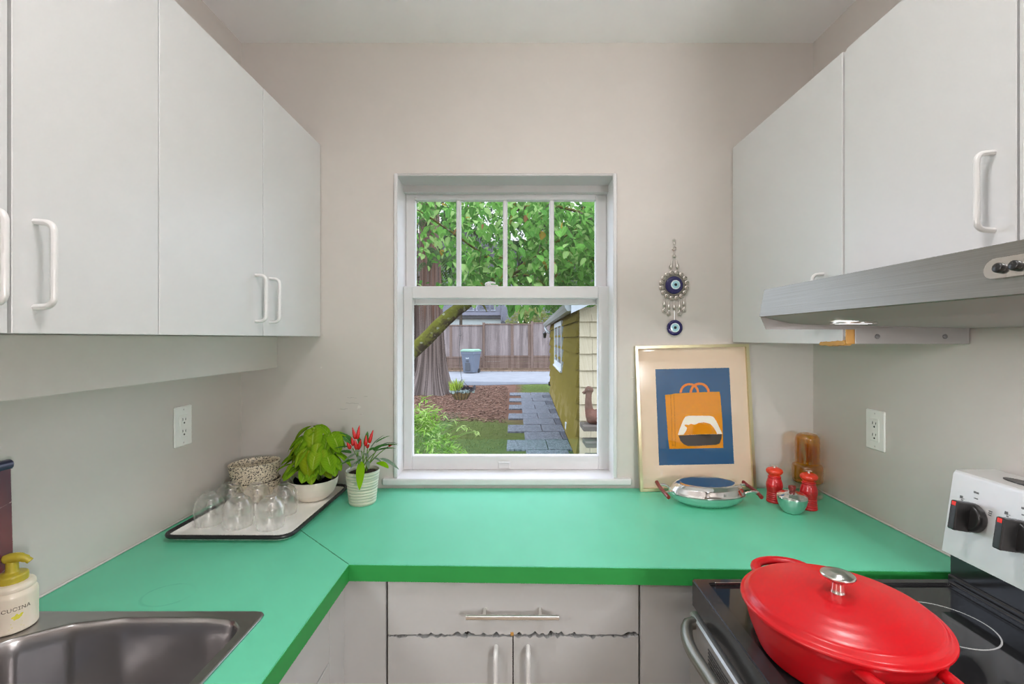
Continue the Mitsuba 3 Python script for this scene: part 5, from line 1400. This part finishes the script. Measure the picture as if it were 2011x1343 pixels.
# ------------------------------------------------------------------ neighbour's house beyond the fence
nh = 'neighbour_house'
HYY = 31.0
mat('house_gray', (.23, .235, .255), .8, spec=.1)
mat('house_pale', (.50, .54, .50), .7, spec=.1)
mat('deck_gray', (.27, .27, .32), .7, spec=.1)
mat('deck_dark', (.055, .055, .055), .8)
def hzp(py, d=HYY): return CZ - (py - CY) * d / F
def hxp(px, d=HYY): return (px - CX) * d / F
dx0, dx1 = -9.5, hxp(985)
add(nh + '__wall', bx(-10, .2, HYY + 2.2, HYY + 8, GZ, 7.2, 0), 'house_gray', False)
add(nh + '__lower_wall', bx(-10, dx1 - .05, HYY + .1, HYY + .3, GZ, hzp(622), 0), 'house_pale', False)
add(nh + '__deck', bx(dx0, dx1, HYY - .05, HYY + 2.2, hzp(626), hzp(619), .01), 'deck_dark')
add(nh + '__fascia', bx(dx0, dx1, HYY - .10, HYY - .04, hzp(619.5), hzp(613), .01), 'deck_gray')
for q in range(8):
    py = 589 + q * 3.0
    add(nh + '__railing_slat', bx(dx0, dx1, HYY - .09, HYY - .06, hzp(py + 1.7), hzp(py), 0), 'deck_gray', False)
for px in (830, 858, 900, 940, 962, 984):
    add(nh + '__railing_post', bx(hxp(px) - .06, hxp(px) + .06, HYY - .06, HYY + .04, hzp(619), hzp(587), .01), 'deck_gray')
bxx0, bxx1 = hxp(984), hxp(1004)
for q in range(9):
    py = 603 + q * 3.1
    add(nh + '__lattice_slat', bx(bxx0, bxx1, HYY - .32, HYY - .29, hzp(py + 1.6), hzp(py), 0), 'deck_gray', False)
for px in (985, 991.5, 998, 1003.5):
    add(nh + '__lattice_post', bx(hxp(px) - .04, hxp(px) + .04, HYY - .29, HYY - .22, hzp(632), hzp(602), .008), 'deck_gray')
add(nh + '__stair_rail', tube([(hxp(993), HYY - .2, hzp(602)), (hxp(1003), HYY - .1, hzp(589))], .09, 6), 'trim_white')
for px in (836, 905, 950):
    f_ = add(nh + '__window', bx(hxp(px) - .7, hxp(px) + .7, HYY + 2.12, HYY + 2.22, 3.4, 4.9, .02), 'trim_white')
    add(f_ + '__pane', bx(hxp(px) - .6, hxp(px) + .6, HYY + 2.08, HYY + 2.13, 3.5, 4.8, 0), 'pane_dark', False)
add(nh + '__roof', in_xz(Polygon([(-10.8, 7.1), (.9, 7.1), (.9, 7.25), (-5, 9.6), (-10.8, 7.25)]), HYY + 1.4, HYY + 9), 'roof_dark', False)
lab(nh, 'grey house with a slatted deck railing beyond the fence', 'house')
nh2 = 'neighbour_house_001'
add(nh2 + '__wall', bx(1.6, 6.5, HYY + 1, HYY + 7, GZ, 5.0, 0), 'house_gray', False)
for q in range(14):
    add(nh2 + '__siding_board', bx(1.6, 6.5, HYY + .96, HYY + 1.01, 1.9 + .22 * q, 2.10 + .22 * q, .004), 'deck_gray', False)
add(nh2 + '__roof', in_xz(Polygon([(1.1, 5.0), (7, 5.0), (4, 6.6)]), HYY + .6, HYY + 7.4), 'roof_dark', False)
lab(nh2, 'grey sided house behind the shrubs, above the garage gutter', 'house')

# ------------------------------------------------------------------ hedges and trees behind
leafmat2('hedge_bright', (.07, .19, .030), (.20, .36, .085), .9, .4, 6)
leafmat2('hedge_yellow', (.24, .28, .07), (.44, .46, .16), .9, .5, 6)
leafmat2('hedge_dark', (.020, .055, .018), (.06, .12, .04), .5, .5, 4)
HL, _ = leaf(1.0, .42, 4, 1, .2, .2)
def clump(key, c0, rad, n, size, m, label, trunk=None, group=None, seed=1, droop=0.0):
    r_ = np.random.RandomState(seed)
    ms = []
    while len(ms) < n:
        d_ = r_.normal(0, 1, 3); d_ /= np.linalg.norm(d_)
        rr = (.62 + .38 * r_.rand()) * (1 + .45 * (meshkit.noise(d_ * 2.2 + seed * 7, seed) - .5))
        p_ = np.array(c0) + d_ * rr * np.array(rad)
        if p_[2] < GZ + .05: continue
        o_ = d_ + r_.normal(0, .7, 3) + [0, 0, -droop]
        ms.append(frame_matrix(p_, o_, r_.uniform(-1.5, 1.5), size * r_.uniform(.7, 1.4)))
    k = add(key + '__crown', scatter(HL, ms), m, False)
    labels[k] = {'kind': 'stuff'}
    c0 = np.array(c0)
    add(key + '__trunk', tube([(c0[0], c0[1], GZ), (c0[0], c0[1], c0[2] - rad[2] * .2)], [.05 * max(rad[0], .6) + .04, .03 * max(rad[0], .6)], 8), 'twig_mat')
    lab(key, label, 'tree' if rad[2] > 1.5 else 'shrub', group)
clump('laurel_tree', W(1135, 545, 26.0), (2.0, 1.6, 2.8), 5200, .20, 'hedge_bright', 'bright leafy evergreen above the garage roof', seed=3)
clump('laurel_tree_001', W(965, 455, 41.0), (5.0, 2.4, 4.6), 4600, .32, 'hedge_dark', 'dark leafy evergreen behind the middle panes', seed=4)
clump('yellow_shrub', W(1040, 632, 25.0), (1.15, .8, .85), 1800, .13, 'hedge_yellow', 'yellow-green shrub rising over the fence', seed=6)
clump('yellow_shrub_001', W(1068, 622, 27.0), (1.1, .9, 1.2), 1600, .14, 'hedge_bright', 'light green shrub over the fence beside the garage gutter', seed=7)
clump('ivy_shrub', W(815, 640, 24.5), (.9, .8, 1.9), 2600, .10, 'hedge_bright', 'ivy-green shrub left of the cedar trunk by the fence', seed=8)
clump('laurel_tree_003', W(905, 540, 26.0), (1.6, 1.0, 1.3), 2600, .15, 'hedge_bright', 'small green tree beside the cedar trunk, above the deck railing', seed=9)
r2 = np.random.RandomState(12)
names = ['dark conifer beyond the grey house, {} of the far row']
ordn = ['first', 'second', 'third', 'fourth', 'fifth', 'sixth', 'seventh', 'eighth', 'ninth', 'tenth']
for q in range(9):
    x = -21.3 + 3.6 * q + r2.uniform(-.6, .6); y_ = 47 + r2.uniform(-1.5, 3); hgt = 15 + r2.uniform(-3, 2)
    ms = []
    for w_ in range(1300):
        z = r2.uniform(.06, 1) ; rad_ = 3.0 * (1.02 - z) ** .75 * (.55 + .45 * r2.rand()) ; a = r2.uniform(0, 6.28)
        ms.append(frame_matrix(np.array([x + rad_ * math.cos(a), y_ + rad_ * math.sin(a), z * hgt]), (math.cos(a), math.sin(a), -.55 + r2.normal(0, .2)), r2.uniform(-.5, .5), r2.uniform(.6, 1.1)))
    k0 = 'conifer' + ('' if q == 0 else f'_{q:03d}')
    k = add(k0 + '__crown', scatter(HL, ms), 'hedge_dark', False); labels[k] = {'kind': 'stuff'}
    add(k0 + '__trunk', tube([(x, y_, GZ), (x, y_, hgt * .9)], [.35, .06], 8), 'twig_mat')
    lab(k0, 'tall dark conifer in the row beyond the houses', 'tree', 'far conifer row')
